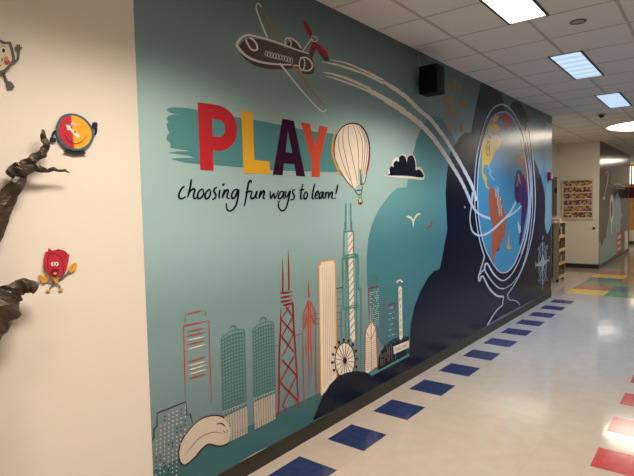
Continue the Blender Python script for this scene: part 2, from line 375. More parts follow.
# --- brush stroke and lettering
a = Art(.0030); c = Crop(160, 90, 6.34); c5 = Crop(250, 100, 6.34)
patch = c((38, 125), (60, 112), (100, 110), (180, 115), (238, 127), (470, 170), (634, 195))+c5((200, 160), (400, 200), (560, 217), (560, 455))+[(333.9, 172), (303, 171.2), (270.8, 170.3), (243.3, 167.4), (214.2, 164.9)]+c((250, 470), (160, 460), (110, 447), (65, 436), (130, 430), (215, 431), (190, 418), (110, 405), (50, 398), (110, 389), (195, 388), (120, 375), (60, 365), (70, 350), (62, 330), (40, 315), (45, 290), (60, 270), (50, 250), (40, 215), (55, 205), (42, 180), (55, 165), (85, 155), (145, 161), (90, 150), (60, 140))
a.fill(patch, GROUND); part(a, 'brush_patch', 'teal brush stroke behind the word PLAY')
lett = Art(.0033)
def hole_letter(outer, hole, m_, cut):
    # joins the hole to the outline along one cut so the face stays a real opening
    i, j = cut; pts = outer[:i+1]+hole[j:]+hole[:j+1]+outer[i:]
    lett.fill(pts, m_)
Pout = c((238, 78), (330, 90))+spline(c((370, 97), (410, 113), (455, 150), (482, 205), (487, 270), (470, 330), (430, 372), (385, 387)), 4)+c((336, 383))+[(213.7, 170.8), (200.3, 169.7)]
Ph = c((330, 183))+spline(c((365, 187), (392, 196), (410, 225), (410, 262), (398, 288), (375, 298)), 4)+c((335, 293))
def letter(outer, hole, m_):
    lett.x += lett.step
    V = [[Vector((lett.P(q)[1], lett.P(q)[2], 0)) for q in L_] for L_ in ([outer, hole] if hole else [outer])]
    allp = [lett.P(q) for q in outer]+([lett.P(q) for q in hole] if hole else [])
    tris = tessellate_polygon(V); fs = []
    for t in tris:
        A, B, C_ = (allp[k] for k in t); ar = (B[1]-A[1])*(C_[2]-A[2])-(B[2]-A[2])*(C_[1]-A[1]); fs.append(t if ar > 0 else (t[0], t[2], t[1]))
    lett.mesh(allp, fs, m_)
def one_letter(name, outer, hole, m_, label):
    global lett
    lett = Art(.0033); letter(outer, hole, m_); part(lett, name, label)
one_letter('letter', Pout, Ph[::-1], RED, 'red capital letter P')
one_letter('letter', c((515, 130), (588, 143))+c5((28, 380), (125, 390), (127, 470))+[(243.7, 172.9)], None, YEL, 'yellow capital letter L')
one_letter('letter', c5((205, 118), (278, 132))+[(305.2, 176.5), (296.3, 176)]+c5((281, 408), (215, 402))+[(282.6, 175.3), (272.7, 174.8)], c5((240, 195), (226, 330), (268, 336)), PUR, 'dark purple capital letter A')
one_letter('letter', c5((322, 140), (380, 150), (414, 295), (440, 162), (493, 173), (443, 385))+[(320, 177.1), (311.5, 176.8)]+c5((388, 380)), None, ORA, 'orange red capital letter Y')
s = Art(.0033); c = Crop(170, 165, 6.34)
script1 = [[(93, 140), (84, 139), (68, 160), (56, 190), (62, 211), (80, 212), (100, 200)], [(136, 90), (128, 140), (111, 206)], [(112, 204), (126, 170), (147, 151), (158, 160), (149, 195), (158, 214), (177, 200)],
 [(206, 150), (186, 165), (175, 190), (180, 212), (200, 206), (213, 180), (207, 151)], [(252, 152), (232, 170), (222, 195), (228, 214), (246, 206), (257, 180), (252, 154)], [(299, 141), (283, 150), (279, 168), (291, 190), (284, 211), (267, 219)],
 [(318, 155), (312, 185), (312, 213)], [(331, 129), (346, 120)], [(346, 155), (331, 210)], [(332, 208), (347, 175), (363, 157), (369, 170), (361, 203), (378, 213)], [(432, 155), (410, 158), (392, 185), (395, 211), (413, 203), (434, 158), (430, 210), (415, 262), (385, 290), (362, 280), (357, 240)],
 [(517, 112), (510, 98), (498, 115), (490, 160), (480, 220), (470, 262)], [(478, 174), (517, 164)], [(521, 165), (512, 200), (520, 213), (540, 200), (551, 165), (545, 203), (556, 211)], [(576, 163), (564, 212)], [(565, 210), (580, 180), (594, 164), (598, 178), (591, 207), (603, 213)]]
for P_ in script1: s.stroke(c(*P_), 1.55, BLK, 5, taper=[1.5, 2.1, 2.0, 1.3])
c = Crop(255, 165, 6.34)
script2 = [[(97, 165), (100, 212), (119, 180), (125, 213), (151, 162)], [(180, 167), (160, 173), (148, 203), (158, 214), (175, 195), (184, 166), (180, 205), (190, 212)], [(197, 163), (192, 195), (203, 201), (223, 163), (212, 220), (195, 275), (172, 290), (152, 270), (149, 238), (160, 224)],
 [(254, 154), (240, 163), (240, 178), (250, 198), (243, 217), (225, 221)], [(303, 120), (292, 180), (290, 212), (301, 215)], [(281, 161), (313, 154)], [(322, 168), (310, 193), (314, 216), (328, 207), (333, 182), (322, 169)],
 [(380, 118), (368, 170), (363, 210), (373, 213)], [(384, 197), (401, 180), (398, 165), (385, 180), (381, 208), (400, 209)], [(427, 168), (410, 183), (408, 211), (421, 203), (433, 170), (430, 205), (438, 212)], [(449, 170), (444, 213)], [(444, 202), (453, 180), (466, 169)],
 [(470, 171), (465, 213)], [(466, 210), (476, 185), (488, 171), (491, 185), (487, 208), (499, 213)], [(526, 123), (512, 186)], [(509, 207), (508, 214)]]
for P_ in script2: s.stroke(c(*P_), 1.3, BLK, 5, taper=[1.2, 1.75, 1.65, 1.1])
part(s, 'script_line', 'black handwritten words choosing fun ways to learn!')

# --- airplane
pl = Art(.0031); c = Crop(230, 0, 6.34); d = Crop(250, 45, 6.34)
pl.fill(c((55, 300), (75, 268), (110, 248), (180, 248), (240, 262), (300, 280), (365, 308), (362, 285), (372, 268), (400, 262), (430, 285), (448, 312), (490, 335), (515, 360), (530, 400), (536, 445), (518, 470), (465, 466), (440, 434), (380, 436), (300, 440), (220, 434), (150, 412), (100, 378), (70, 345)), BRN, 3)
pl.fill(c((512, 300), (540, 305), (600, 385), (632, 388), (625, 360), (560, 290)), BRN); pl.fill(c((495, 345), (520, 290), (548, 300), (520, 370)), BRN)
pl.fill(c((462, 132), (478, 133), (505, 175), (527, 235), (512, 238), (488, 200)), DRED, 3)
pl.fill(c((525, 262), (550, 272), (600, 312), (621, 345), (612, 364), (580, 340), (540, 300)), DRED, 3)
pl.stroke(c((530, 270), (500, 360)), 2.3, DRED)
W_ = WHT
pl.stroke(c((500, 340), (440, 322), (370, 296), (300, 270), (240, 250), (170, 232), (120, 222), (85, 230), (57, 255), (45, 285), (62, 315), (100, 352), (150, 379), (220, 398), (300, 408), (380, 411), (440, 418)), 2, W_, 5, taper=[1, 1.6, 1.8, 2.0, 2.6, 2.4, 1.8, 1.2])
pl.stroke(c((98, 250), (125, 300), (150, 320), (172, 312), (170, 285), (150, 255), (125, 238)), 1.7, W_, 5)
for k in range(10):
    x_, y_ = 230+k*17.8, 340+k*4.8; pl.stroke(ellipse(*c((x_, y_))[0], 1.25, 2.7, 14), .55, W_, closed=True)
pl.stroke(ellipse(*c((457, 405))[0], 2.7, 6.4, 22, rot=.05), 1.1, W_, closed=True)
pl.stroke(c((445, 368), (480, 364), (512, 388), (522, 422), (500, 447), (462, 446)), 1.4, W_, 5)
pl.stroke(c((352, 292), (350, 262), (362, 241), (395, 246), (428, 272), (450, 306)), 1.4, W_, 5); pl.stroke(c((372, 244), (388, 270), (382, 298)), 1.1, W_, 5)
pl.stroke(c((238, 240), (210, 175), (185, 110), (168, 60), (168, 32), (180, 20), (202, 48)), 1.4, W_, 5, taper=[2, 1.5, 1.2, 1.0, .8])
pl.stroke(c((208, 55), (255, 155), (308, 270)), 1.4, SUNC, 4, taper=[.6, 1.4, 1.9])
pl.stroke(d((188, 115), (240, 180), (320, 280), (400, 370), (440, 408), (465, 423), (486, 406)), 1.4, W_, 5, taper=[2, 1.5, 1.3, 1.2, 1])
pl.stroke(d((265, 122), (330, 200), (400, 298), (486, 402)), 1.4, SUNC, 4, taper=[2.2, 1.8, 1.3, .5])
pl.stroke(c((460, 325), (520, 240)), 1.1, W_); pl.stroke(c((515, 228), (548, 235), (552, 258), (528, 262), (515, 240)), 1.0, W_, 4)
pl.stroke(c((560, 285), (600, 325), (612, 352)), .8, RED, 4); pl.stroke(c((480, 150), (500, 195)), .6, RED)
part(pl, 'airplane', 'painted brown and white airplane with red tail')

# --- vapour trails and swirl
t = Art(.0036, step=.0001); c = Crop(320, 50, 6.34)
up_ = c((60, 68), (130, 82), (200, 103), (300, 148), (400, 200), (480, 250), (560, 310), (634, 385))+[(430.3, 119.2), (441.6, 133.6), (450.5, 147), (458, 159.3), (467.6, 176.6), (473.9, 190.5), (476.2, 201)]
t.stroke(up_[4:], 3, W_, 12, taper=[3.0, 4.2, 4.0, 3.8, 3.7, 3.6, 3.4, 3.2, 2.9, 2.3], rag=.16)
t.stroke(c((10, 75), (100, 92), (200, 122), (300, 160), (400, 210)), 1.8, W_, 10, taper=[.5, 1.9, 2.1, 2.2, 2.4], rag=.2)
t.stroke(c((55, 62), (130, 74), (200, 96), (300, 140), (400, 192)), 1.5, W_, 10, taper=[.4, 1.3, 1.6, 1.8, 2.4], rag=.2)
lo_ = c((200, 208), (300, 252), (400, 305), (500, 368), (600, 440))+[(424, 127.6), (434, 139), (442.9, 151.4), (448.6, 160), (458.5, 176), (465.3, 189.2), (470.2, 200.5)]
t.stroke(lo_[1:], 3, W_, 12, taper=[3.8, 5.4, 5.4, 5.0, 4.6, 4.2, 3.8, 3.4, 3.0, 2.4], rag=.16)
t.stroke(c((20, 140), (100, 158), (200, 192), (320, 248)), 1.8, W_, 10, taper=[.4, 2.2, 2.5, 2.6], rag=.2)
t.stroke(c((35, 165), (100, 182), (200, 217), (300, 258)), 1.6, W_, 10, taper=[.4, 1.6, 1.9, 2.0], rag=.2)
t.stroke([(465, 188), (471.4, 203.9), (477.7, 212.7), (487.8, 217.8), (497.9, 219), (506.7, 217.1), (515.5, 211.5), (523, 203.9), (528.3, 196)], 2, STEEL, 8, taper=[2.5, 2.4, 2.4, 2.6, 2.6, 2.2, 1.5, 1.2, .8])
t.stroke([(473, 192), (471.4, 206), (470, 217.8), (471.2, 227.9), (473.9, 232.9), (478.9, 235.4), (485.2, 234.4), (492.8, 229.7), (501.6, 221.5), (508, 215.2), (513, 207.7), (521.8, 190), (525.8, 181)], 1.6, STEEL, 8, taper=[2.4, 1.2, 1, 1.3, 2, 2.1, 2.1, 2.1, 2, 1.6, 1.2, .8])
part(t, 'vapour_trail', 'white double trail curving from the airplane round the globe')

# --- hot air balloon
q = Art(.0036); c = Crop(320, 115, 7.925); e = Crop(320, 160, 7.925)
env = c((258, 72), (200, 85), (155, 128), (127, 190), (116, 270), (122, 340), (152, 410))+e((180, 112), (225, 180), (272, 226), (290, 205), (315, 192), (345, 190), (370, 100))+c((378, 400), (388, 330), (388, 260), (378, 190), (350, 128), (310, 85))
q.fill(env, CREAM, 4)
for k, (a1, a2, a3, a4) in enumerate([((190, 100), (180, 200), (205, 340), (262, 620-40)), ((225, 80), (228, 200), (262, 360), (300, 600-50)), ((258, 75), (290, 170), (305, 320), (305, 520)), ((285, 80), (330, 190), (338, 300), (322, 500)), ((305, 85), (352, 180), (356, 300), (330, 530)), ((150, 160), (150, 260), (185, 390), (240, 520)), ((325, 100), (368, 200), (372, 320), (345, 510))]):
    q.stroke(c(a1, a2, a3, a4), .5, BRN, 6, taper=[.3, .55, .55, .4])
q.fill(c((312, 420), (326, 440), (334, 500), (340, 545), (314, 548)), TEAL)
q.stroke(c((118, 330), (113, 265), (122, 190), (152, 125), (198, 82), (258, 66), (315, 80), (355, 125), (382, 190), (392, 260), (388, 340), (378, 400), (365, 470)), 1.2, BRN, 5, taper=[.7, .9, 1.1, 1.6, 1.7, 1.2, .8])
q.stroke(e((130, 50), (180, 118), (225, 182), (272, 228)), .6, BRN, 4); q.stroke(e((372, 90), (360, 150), (345, 190), (315, 192)), .8, BRN, 4)
q.stroke(c((145, 105), (112, 170), (98, 250), (105, 330), (140, 430))+e((170, 122)), 1.5, GOLD, 5, taper=[.5, 1.4, 1.8, 1.8, 1.7, 1.3])
q.stroke(c((398, 300), (390, 370), (372, 460)), 1.0, RED, 5, taper='both')
q.stroke(e((275, 235), (300, 272), (328, 262), (336, 205)), .6, BRN, 4); q.stroke(e((290, 240), (328, 238)), .8, BRN); q.stroke(e((308, 272), (312, 310)), .4, BRN); q.stroke(e((326, 265), (330, 310)), .4, BRN)
q.fill(e((303, 312), (334, 312), (336, 340), (322, 356), (308, 345)), BEIGE); q.stroke(e((303, 312), (308, 345), (322, 354), (336, 340), (334, 312)), .7, BRN); q.fill(e((310, 335), (334, 332), (330, 352), (318, 355)), DRED)
part(q, 'balloon', 'painted cream hot air balloon with brown ribs')

# --- cloud
q = Art(.0036); c = Crop(360, 140, 6.34)
out = c((150, 227), (178, 217), (183, 185), (200, 158), (210, 125), (232, 108), (245, 112), (265, 89), (290, 98), (298, 112), (318, 87), (342, 98), (356, 140), (360, 172), (380, 170), (398, 195), (406, 250), (330, 246), (240, 238))
q.fill(out, WHT, 3)
q.stroke(c((360, 180), (372, 174), (392, 186)), .9, GOLD, 3); q.stroke(c((322, 90), (342, 100)), .8, GOLD, 3)
q.fill(c((170, 224), (190, 214), (187, 182), (200, 164), (213, 172), (212, 150), (230, 130), (246, 138), (248, 110), (267, 97), (288, 108), (297, 142), (302, 112), (320, 97), (340, 108), (352, 150), (354, 190), (372, 186), (390, 200), (400, 238), (300, 228)), BLK if False else NAVY, 3)
part(q, 'cloud', 'navy cloud with white outline')
# --- birds
q = Art(.0036); c = Crop(380, 190, 6.34)
q.fill(c((165, 170), (180, 160), (200, 170), (211, 188), (225, 160), (245, 145), (262, 152), (238, 163), (220, 188), (210, 240), (205, 196), (188, 180)), WHT)
part(q, 'bird', 'white painted bird')
q = Art(.0036); q.stroke(c((333, 195), (322, 218), (328, 226), (308, 234), (302, 252)), 1.1, RED); part(q, 'bird', 'small red zigzag bird')

# --- sun
q = Art(.0033); c = Crop(420, 70, 7.925); d = Crop(400, 100, 7.925)
q.stroke([*ellipse(*c((272, 297))[0], 4.0, 11.3, 34, -1.1, 5.0)], 1.7, SUNC, taper=[.4, .8, 1.6, 2.0, 2.2, 2.2, 2.4, 1.2])
q.stroke(ellipse(*c((272, 297))[0], 4.1, 11.4, 12, -1.0, 1.0), .6, SUNC)
q.stroke(c((272, 72), (275, 168)), 2.6, SUNC, taper=[2.2, 2.6, 1.6]); q.stroke(c((221, 92), (226, 140), (239, 188)), 1.6, SUNC, 3, taper=[2, 1.6, .4]); q.stroke(c((318, 118), (306, 200)), 1.3, SUNC, taper=[1.8, .6])
q.fill(c((345, 232), (356, 240), (356, 288), (340, 293), (322, 274)), SUNC, 3); q.fill(c((184, 200), (222, 235), (222, 252), (195, 262)), SUNC, 3)
q.stroke(c((190, 325), (226, 332), (200, 382), (190, 325)), .7, SUNC); q.stroke(c((323, 338), (345, 372), (350, 400)), 1.3, SUNC, 3, taper=[1.4, 1.0, 1.6])
q.fill(d((402, 172), (378, 200), (376, 232), (400, 258), (408, 215)), SUNC, 3); q.fill(d((474, 175), (498, 215), (498, 248), (480, 252), (478, 215)), SUNC, 3)
q.stroke(d((440, 192), (442, 275)), 1.0, SUNC, taper=[.5, 1.0, 1.5])
part(q, 'sun', 'ochre painted sun with loose rays')

# --- globe
g = Art(.0036)
oval = [(501, 112), (495.5, 114.5), (491, 119.5), (486.5, 130.4), (483.3, 140.5), (480.3, 154), (478.3, 169), (477.4, 184.2), (477.5, 198), (478.4, 215.2), (480.8, 231.6), (484, 245), (487.8, 254.5), (494, 265.2), (499, 271.2), (503.5, 272.8), (508.6, 270.9), (514.3, 264), (518.7, 253.9), (522.5, 242.5), (525.6, 231.6), (528.1, 215.2), (528.9, 198), (528.2, 184.2), (526.9, 169), (524, 152.6), (520.6, 136), (515.5, 122.8), (509.5, 114.5), (505, 112)]
g.fill([(501.6, 94.5), (504.2, 103), (509, 107.5), (514, 114), (520, 126), (513, 128), (505, 114)], MID)
g.fill([(512.4, 104), (517, 108), (524, 124), (527, 135), (527, 142), (521, 128), (514.3, 114), (509.5, 108)], NAVY)
g.fill(oval, OCEAN, 3); g.x += .0004
c = Crop(460, 90, 7.925); d = Crop(460, 140, 7.925); e = Crop(460, 190, 7.925); f_ = Crop(460, 240, 7.925)
g.fill(c((248, 262), (265, 225), (300, 198), (312, 212), (290, 245), (262, 262)), YEL)
g.fill(c((228, 300), (245, 268), (285, 262), (320, 300), (305, 335), (280, 335), (255, 318), (246, 340), (262, 360), (290, 345), (325, 395), (325, 430), (305, 475), (325, 430))+d((330, 38), (290, 80), (265, 120), (250, 160), (232, 200), (225, 200), (195, 195), (186, 230), (183, 262), (197, 270), (212, 300), (210, 330), (218, 372), (235, 380), (228, 390), (205, 375), (197, 330), (180, 300), (172, 265), (174, 180), (174, 90), (178, 0))+c((172, 430), (190, 372), (212, 350), (222, 385), (240, 395), (248, 375), (225, 345)), YEL)
g.stroke(d((225, 195), (232, 222), (248, 250), (235, 262), (248, 290), (275, 318)), .7, PALE, 3)
g.fill(d((235, 385), (250, 365), (270, 385), (285, 410), (320, 440))+e((330, 60), (340, 140), (362, 190), (370, 235), (362, 300), (350, 375), (332, 400), (325, 430), (308, 475))+f_((320, 50), (290, 90), (272, 130), (270, 196), (258, 180), (250, 120), (252, 0))+e((258, 280), (240, 220), (225, 100), (228, 40)), SAM)
for k in range(11):
    x_, y_ = 285+k*4+random.uniform(-5, 8), 385+k*20; g.stroke(ellipse(*d((x_, y_))[0], 1.6, 2.2, 9), .45, PALE, closed=True)
g.fill(d((455, 240), (480, 238), (500, 275), (518, 300), (532, 350))+e((538, 0), (540, 80), (530, 180), (510, 280), (490, 400), (474, 442), (468, 420), (480, 300), (485, 220), (488, 130), (478, 97), (450, 105), (436, 60))+d((432, 420), (432, 340)), AFR)
g.fill(d((480, 113), (500, 108), (525, 170), (530, 260), (540, 400), (536, 450), (528, 340), (514, 300), (505, 230), (492, 186), (472, 195), (464, 218), (450, 205), (450, 172), (465, 165), (460, 135)), SAM)
g.fill(d((475, 20), (490, 35), (492, 85), (480, 80)), SAM); g.stroke(d((448, 70), (455, 110), (445, 130)), .6, SAM, 3)
g.fill(c((300, 225), (320, 195), (360, 190), (400, 210), (425, 260), (410, 295), (385, 300), (365, 328), (350, 315), (345, 270), (335, 240), (315, 235)), RED)
g.fill(e((463, 245), (470, 275), (480, 285), (482, 330), (470, 348), (460, 310), (457, 270)), PALE)
g.fill(e((372, 435), (390, 430), (402, 455), (408, 468), (372, 465)), GOLD); g.stroke(e((390, 320), (384, 430)), .9, GOLD, taper=[.3, 1.4])
g.stroke(d((460, 268), (463, 300), (450, 370)), .9, TAN, 3); g.stroke(d((465, 270), (478, 350)), .8, TAN)
g.stroke(c((215, 400), (235, 420), (230, 470), (210, 440), (235, 400)), .6, BRN, 4); g.stroke(d((205, 60), (215, 115), (235, 115), (232, 40)), .6, BRN, 4)
g.x += .0003
def ln(P_, w, closed=False, **k): g.stroke(P_, w, STEEL, 6, closed, **k)
ln(oval, 1.0, True)
ln([(484.6, 269), (479, 275.3), (479.4, 281.2), (482.5, 276), (489, 288), (496.6, 295.5), (503.7, 296.6)], 1.5, taper=[1.0, 1.2, 1.6, 1.4, 1.7, 2.0, 1.8])
ln([(484.5, 256.4), (481.6, 247.5), (478.6, 235), (475.3, 212), (474.6, 184), (475.8, 165), (478.3, 148), (482.3, 131), (488, 116), (494.5, 107.3), (501.6, 104.6), (508, 107), (514.3, 114), (520.6, 126.6), (524.4, 137), (527.3, 150), (530, 169), (531.2, 190), (530, 215), (527, 236), (522.5, 252), (517, 265), (511, 275), (504.2, 280.4), (499, 279), (492.8, 272.8), (487, 263.3), (484.6, 269), (490.3, 279.1), (497.9, 287.3), (504.2, 288.7)], 1.1, taper=[1.2, 1.0, .9, .9, .9, 1.0, 1.3, 1.5, 1.2, 1.0, .9, .9, .8, .8, 1.0, 1.4, 1.7, 1.4, 1.1, 1.4])
ln([(484.5, 256.4), (479, 275.3)], 1.2)
ln([(504.2, 288.7), (511.7, 284.2), (519.3, 274), (524.4, 261), (528, 246), (531.5, 222), (532.6, 200), (531.6, 170), (529.2, 148), (526, 133), (527.2, 122.6), (529, 127), (530.5, 138), (533, 160), (535, 185), (535.2, 205), (533.5, 226), (530.5, 243), (525, 262), (517, 280), (508.5, 293.3), (507.8, 296), (509.3, 299.8), (513, 300.2), (517, 301.5), (520, 305)], .75, taper=[.7, .6, .7, .7, .8, .8, .8, .7, .7])
ln([(522.7, 131), (526, 150), (529.3, 172), (530.2, 192), (529.2, 214), (526.3, 236), (521, 254)], .6)
ln([(503.7, 296.8), (502.8, 301.5), (502.5, 305), (498, 309), (493, 315.5), (487.5, 325)], 1.0, taper=[.9, 1.0, 1.2])
g.stroke([(464.5, 206), (465.2, 208)], 1.0, STEEL)
part(g, 'globe', 'painted globe on a stand in thin white lines')

# --- compass
CGR = ink('soft_grey', (.34, .35, .39))
q = Art(.0036); cx, cy = 542.6, 262.4
for P_, w in (([(542.7, 243), (542.6, 284)], 1.1), ([(542.5, 284), (542.4, 289.8)], .5), ([(543.2, 235.5), (542.7, 239.5)], 1.0), ([(535.6, 264.6), (549.3, 259.6)], 1.0), ([(538.3, 247), (546.4, 278)], .45), ([(547, 245), (539.3, 281)], .45)):
    q.stroke(P_, w*.75, CGR)
q.stroke(ellipse(cx, cy, 4.1, 18.5, 30), .5, CGR, closed=True); q.stroke(ellipse(cx, cy, 3.0, 14, 30), .35, CGR, closed=True)
q.fill([(542.7, 252), (544.2, 260), (549.3, 259.4), (544.1, 265.5), (542.5, 275), (541.2, 266), (535.8, 266.2), (541.0, 260.5)], CGR)
for P_ in ([(535.6, 261), (535.6, 268)], [(549.4, 256), (549.2, 262.5)], [(537.8, 250), (538.8, 246.5), (540, 249)], [(545.8, 247), (547.4, 244.5), (547.4, 248.5)], [(538, 279), (539, 283), (540.3, 280)], [(545.3, 281), (546.8, 277.5), (547.2, 281)], [(540.5, 244), (542.7, 241.8), (545, 244)], [(540.6, 282), (542.6, 284.6), (544.7, 281)]): q.stroke(P_, .5, CGR)
part(q, 'compass_rose', 'white painted compass rose near the wall corner')

# --- skyline
def city(name, label): q_ = Art(.0033); return q_, (lambda: part(q_, name, label))
# corner block with dotted windows
q, done = city('skyline_building', 'dotted stepped city block'); c = Crop(150, 400, 6.34)
q.stroke(c((14, 258), (26, 235), (24, 195), (30, 178), (45, 168), (45, 84), (230, 9), (234, 98), (256, 88), (262, 118), (272, 152)), 1.0, PUR, taper=[1.2, 1.2, 1.1, 1.0, 1.2, .5])
dark = {(2, 1), (2, 0), (6, 0), (6, 1), (5, 4), (5, 5), (6, 4), (6, 5), (7, 3), (7, 4), (3, 7), (4, 7), (0, 9), (0, 10), (0, 11), (0, 12), (1, 9), (1, 10), (2, 11), (2, 12), (3, 13), (3, 14), (4, 8)}
for col in range(8):
    for row in range(17):
        x_ = 42+col*26-row*.3; y_ = 122+row*27-col*9.5-(4 if col > 3 else 0)
        if col < 2 and row < 4-col*2: continue
        if col < 1 and row < 5: continue
        if y_ > 478 or x_ > 270: continue
        if x_ > 180 and y_ > 260+(240-x_)*1.2: continue
        m_ = PUR if (col, row) in dark else BEIGE
        q.stroke(c((x_, y_-4.5), (x_, y_+4.5)), 1.2, m_)
done()
q, done = city('skyline_building', 'rust outlined tower with pale floor lines'); c = Crop(170, 300, 6.34)
for P_, w, m_ in (([(95, 92), (215, 65)], 1.2, RUST), ([(96, 90), (97, 152)], 1.0, RUST), ([(225, 68), (226, 106)], 1.0, RUST), ([(85, 165), (160, 150), (245, 130)], 1.3, RUST), ([(86, 165), (95, 475), (98, 622)], 1.0, RUST), ([(247, 130), (257, 475), (265, 657)], 1.0, RUST),
    ([(103, 203), (222, 177)], 1.2, RUST), ([(103, 231), (225, 203)], 1.2, RUST), ([(103, 258), (222, 231)], 1.3, CREAM), ([(105, 284), (225, 255)], 1.2, RUST), ([(105, 315), (225, 281)], 1.3, CREAM), ([(110, 395), (230, 358)], 1.2, RUST), ([(110, 420), (230, 387)], 1.3, CREAM), ([(112, 447), (232, 410)], 1.3, CREAM), ([(112, 475), (232, 438)], 1.3, CREAM), ([(115, 500), (232, 466)], 1.2, RUST)):
    q.stroke(c(*P_), w, m_, taper='both' if len(P_) == 2 else [w, w, .4])
done()
# twin corncob towers
def cob(tl, tr, br, bl, dome, wtl, wtr, wbr, wbl):
    q_ = Art(.0033); Q = quad(tl, tr, br, bl)
    NR, NC = 21, 8
    for i in range(NR):
        v = i/(NR-1); pts = []
        for k in range(NC*6+1):
            u = k/(NC*6); x_, y_ = Q(u, v); pts.append((x_, y_-(1.2+2.6*max(0, 1-v*5))*math.sin(math.pi*u)**.6-.8*abs(math.sin(math.pi*u*NC))+.6))
        q_.stroke(pts, .75, LINE)
    for k in range(NC+1):
        pts = []
        for i in range(NR*2-1):
            v = i/(NR*2-2); x_, y_ = Q(k/NC, v); pts.append((x_+(.35 if i % 2 else -.35), y_-1.2*math.sin(math.pi*k/NC)))
        q_.stroke(pts, .75, LINE)
    q_.stroke(ellipse(dome[0], dome[1], 3, 3, 12, math.pi, math.tau), .9, LINE)
    B = quad(wtl, wtr, wbr, wbl)
    for k in range(9):
        u0, u1 = k/9, (k+.78)/9
        for i in range(17):
            v0, v1 = i/17, (i+.74)/17; sag = lambda u: 0
            q_.fill([B(u0, v0), B(u1, v0), B(u1, v1), B(u0, v1)], BEIGE, up=.05)
    A_ = quad(lerp(bl, wtl, .15), lerp(br, wtr, .15), lerp(br, wtr, .8), lerp(bl, wtl, .8))
    q_.stroke([A_(0, .1), A_(1, .1)], 1.6, LINE)
    for k in range(8): q_.stroke([A_(k/8, .95), A_(k/8, .3)], .5, PALE)
    q_.stroke([A_(0, .3), A_(1, .3)], .5, PALE); q_.stroke([A_(0, .95), A_(1, .95)], .8, LINE)
    part(q_, 'skyline_building', 'round scalloped tower on pale base')
cob((221.3, 338.5), (244.4, 330.5), (246, 400.5), (223.2, 408.6), (233.4, 328.5), (224.5, 417), (247.6, 406.2), (248.2, 433), (225.5, 444))
cob((253, 330), (273.6, 322.5), (275.2, 388.8), (254.2, 396.4), (263.4, 320.3), (253.9, 402.7), (275, 393.2), (276, 419), (254.8, 429.8))
# bean sculpture
q = Art(.0042); c = Crop(150, 400, 6.34)
bean = [(186, 310), (202, 258), (240, 200), (290, 145), (340, 113), (400, 98), (450, 103), (488, 128), (513, 175), (514, 230), (494, 275), (440, 292), (375, 280), (330, 310), (290, 358), (240, 402), (212, 410), (190, 385), (183, 345)]
q.fill(c(*bean), BEIGE, 4); q.stroke(c(*bean), 1.3, BRN, 5, closed=True, taper=[1.2, 1, 1.6, 1.8, 1.5, 1.6, 1.2, 1.1])
q.stroke(c((212, 380), (250, 312), (310, 245), (370, 212), (430, 205), (494, 230)), .6, BRN, 5, taper='both')
q.stroke(c((422, 153), (455, 150), (482, 178), (494, 210)), 1.0, BRN, 5, taper=[.8, 1.6, .9, .3]); q.stroke(c((462, 193), (490, 218)), .8, BRN, taper=[.4, 1, .3])
part(q, 'bean_sculpture', 'beige bean shape with brown outline')
# red lattice tower
q, done = city('skyline_building', 'red cross braced tower with twin masts'); c = Crop(260, 245, 7.925); d = Crop(260, 290, 7.925); e = Crop(260, 345, 7.925)
q.stroke(c((178, 112), (182, 240), (180, 370)), 1.4, DRED, 3, taper=[.4, 1.4, 1.5]); q.stroke(c((223, 38), (228, 200), (230, 360)), 1.4, DRED, 3, taper=[.4, 1.5, 1.5])
for P_ in (((163, 383), (210, 377), (260, 367)), ((165, 417), (210, 410), (260, 400)), ((165, 450), (210, 444), (260, 432))): q.stroke(c(*P_), 1.5, DRED, taper=[1.7, 1.9, .5])
q.stroke(d((185, 122), (262, 102)), 2.0, DRED)
q.stroke(d((166, 140), (164, 300), (154, 475))+e((150, 475), (146, 560)), 1.6, DRED, taper=[.6, 1.8, 1.9, 1.3]); q.stroke(d((260, 100), (268, 300), (281, 475))+e((302, 400), (306, 490)), 1.6, DRED, taper=[1.8, 1.8, 1.5, .6])
for P_, w in (([(205, 130), (262, 212)], 1.4), ([(235, 128), (168, 232)], 1.0), ([(168, 232), (268, 345)], 1.5), ([(262, 212), (172, 368)], 1.1), ([(172, 368), (262, 480)], 1.4), ([(268, 345), (192, 500)], 1.1)): q.stroke(d(*P_), w, DRED)
for P_, w in (([(190, 60), (170, 90)], .8), ([(225, 0), (272, 58)], .8), ([(175, 115), (290, 240)], 1.6), ([(268, 90), (160, 295)], 1.2), ([(160, 295), (295, 435)], 1.6), ([(290, 240), (178, 480)], 1.1), ([(180, 480), (212, 520)], 1.0), ([(298, 430), (272, 500)], .7)): q.stroke(e(*P_), w, DRED)
done()
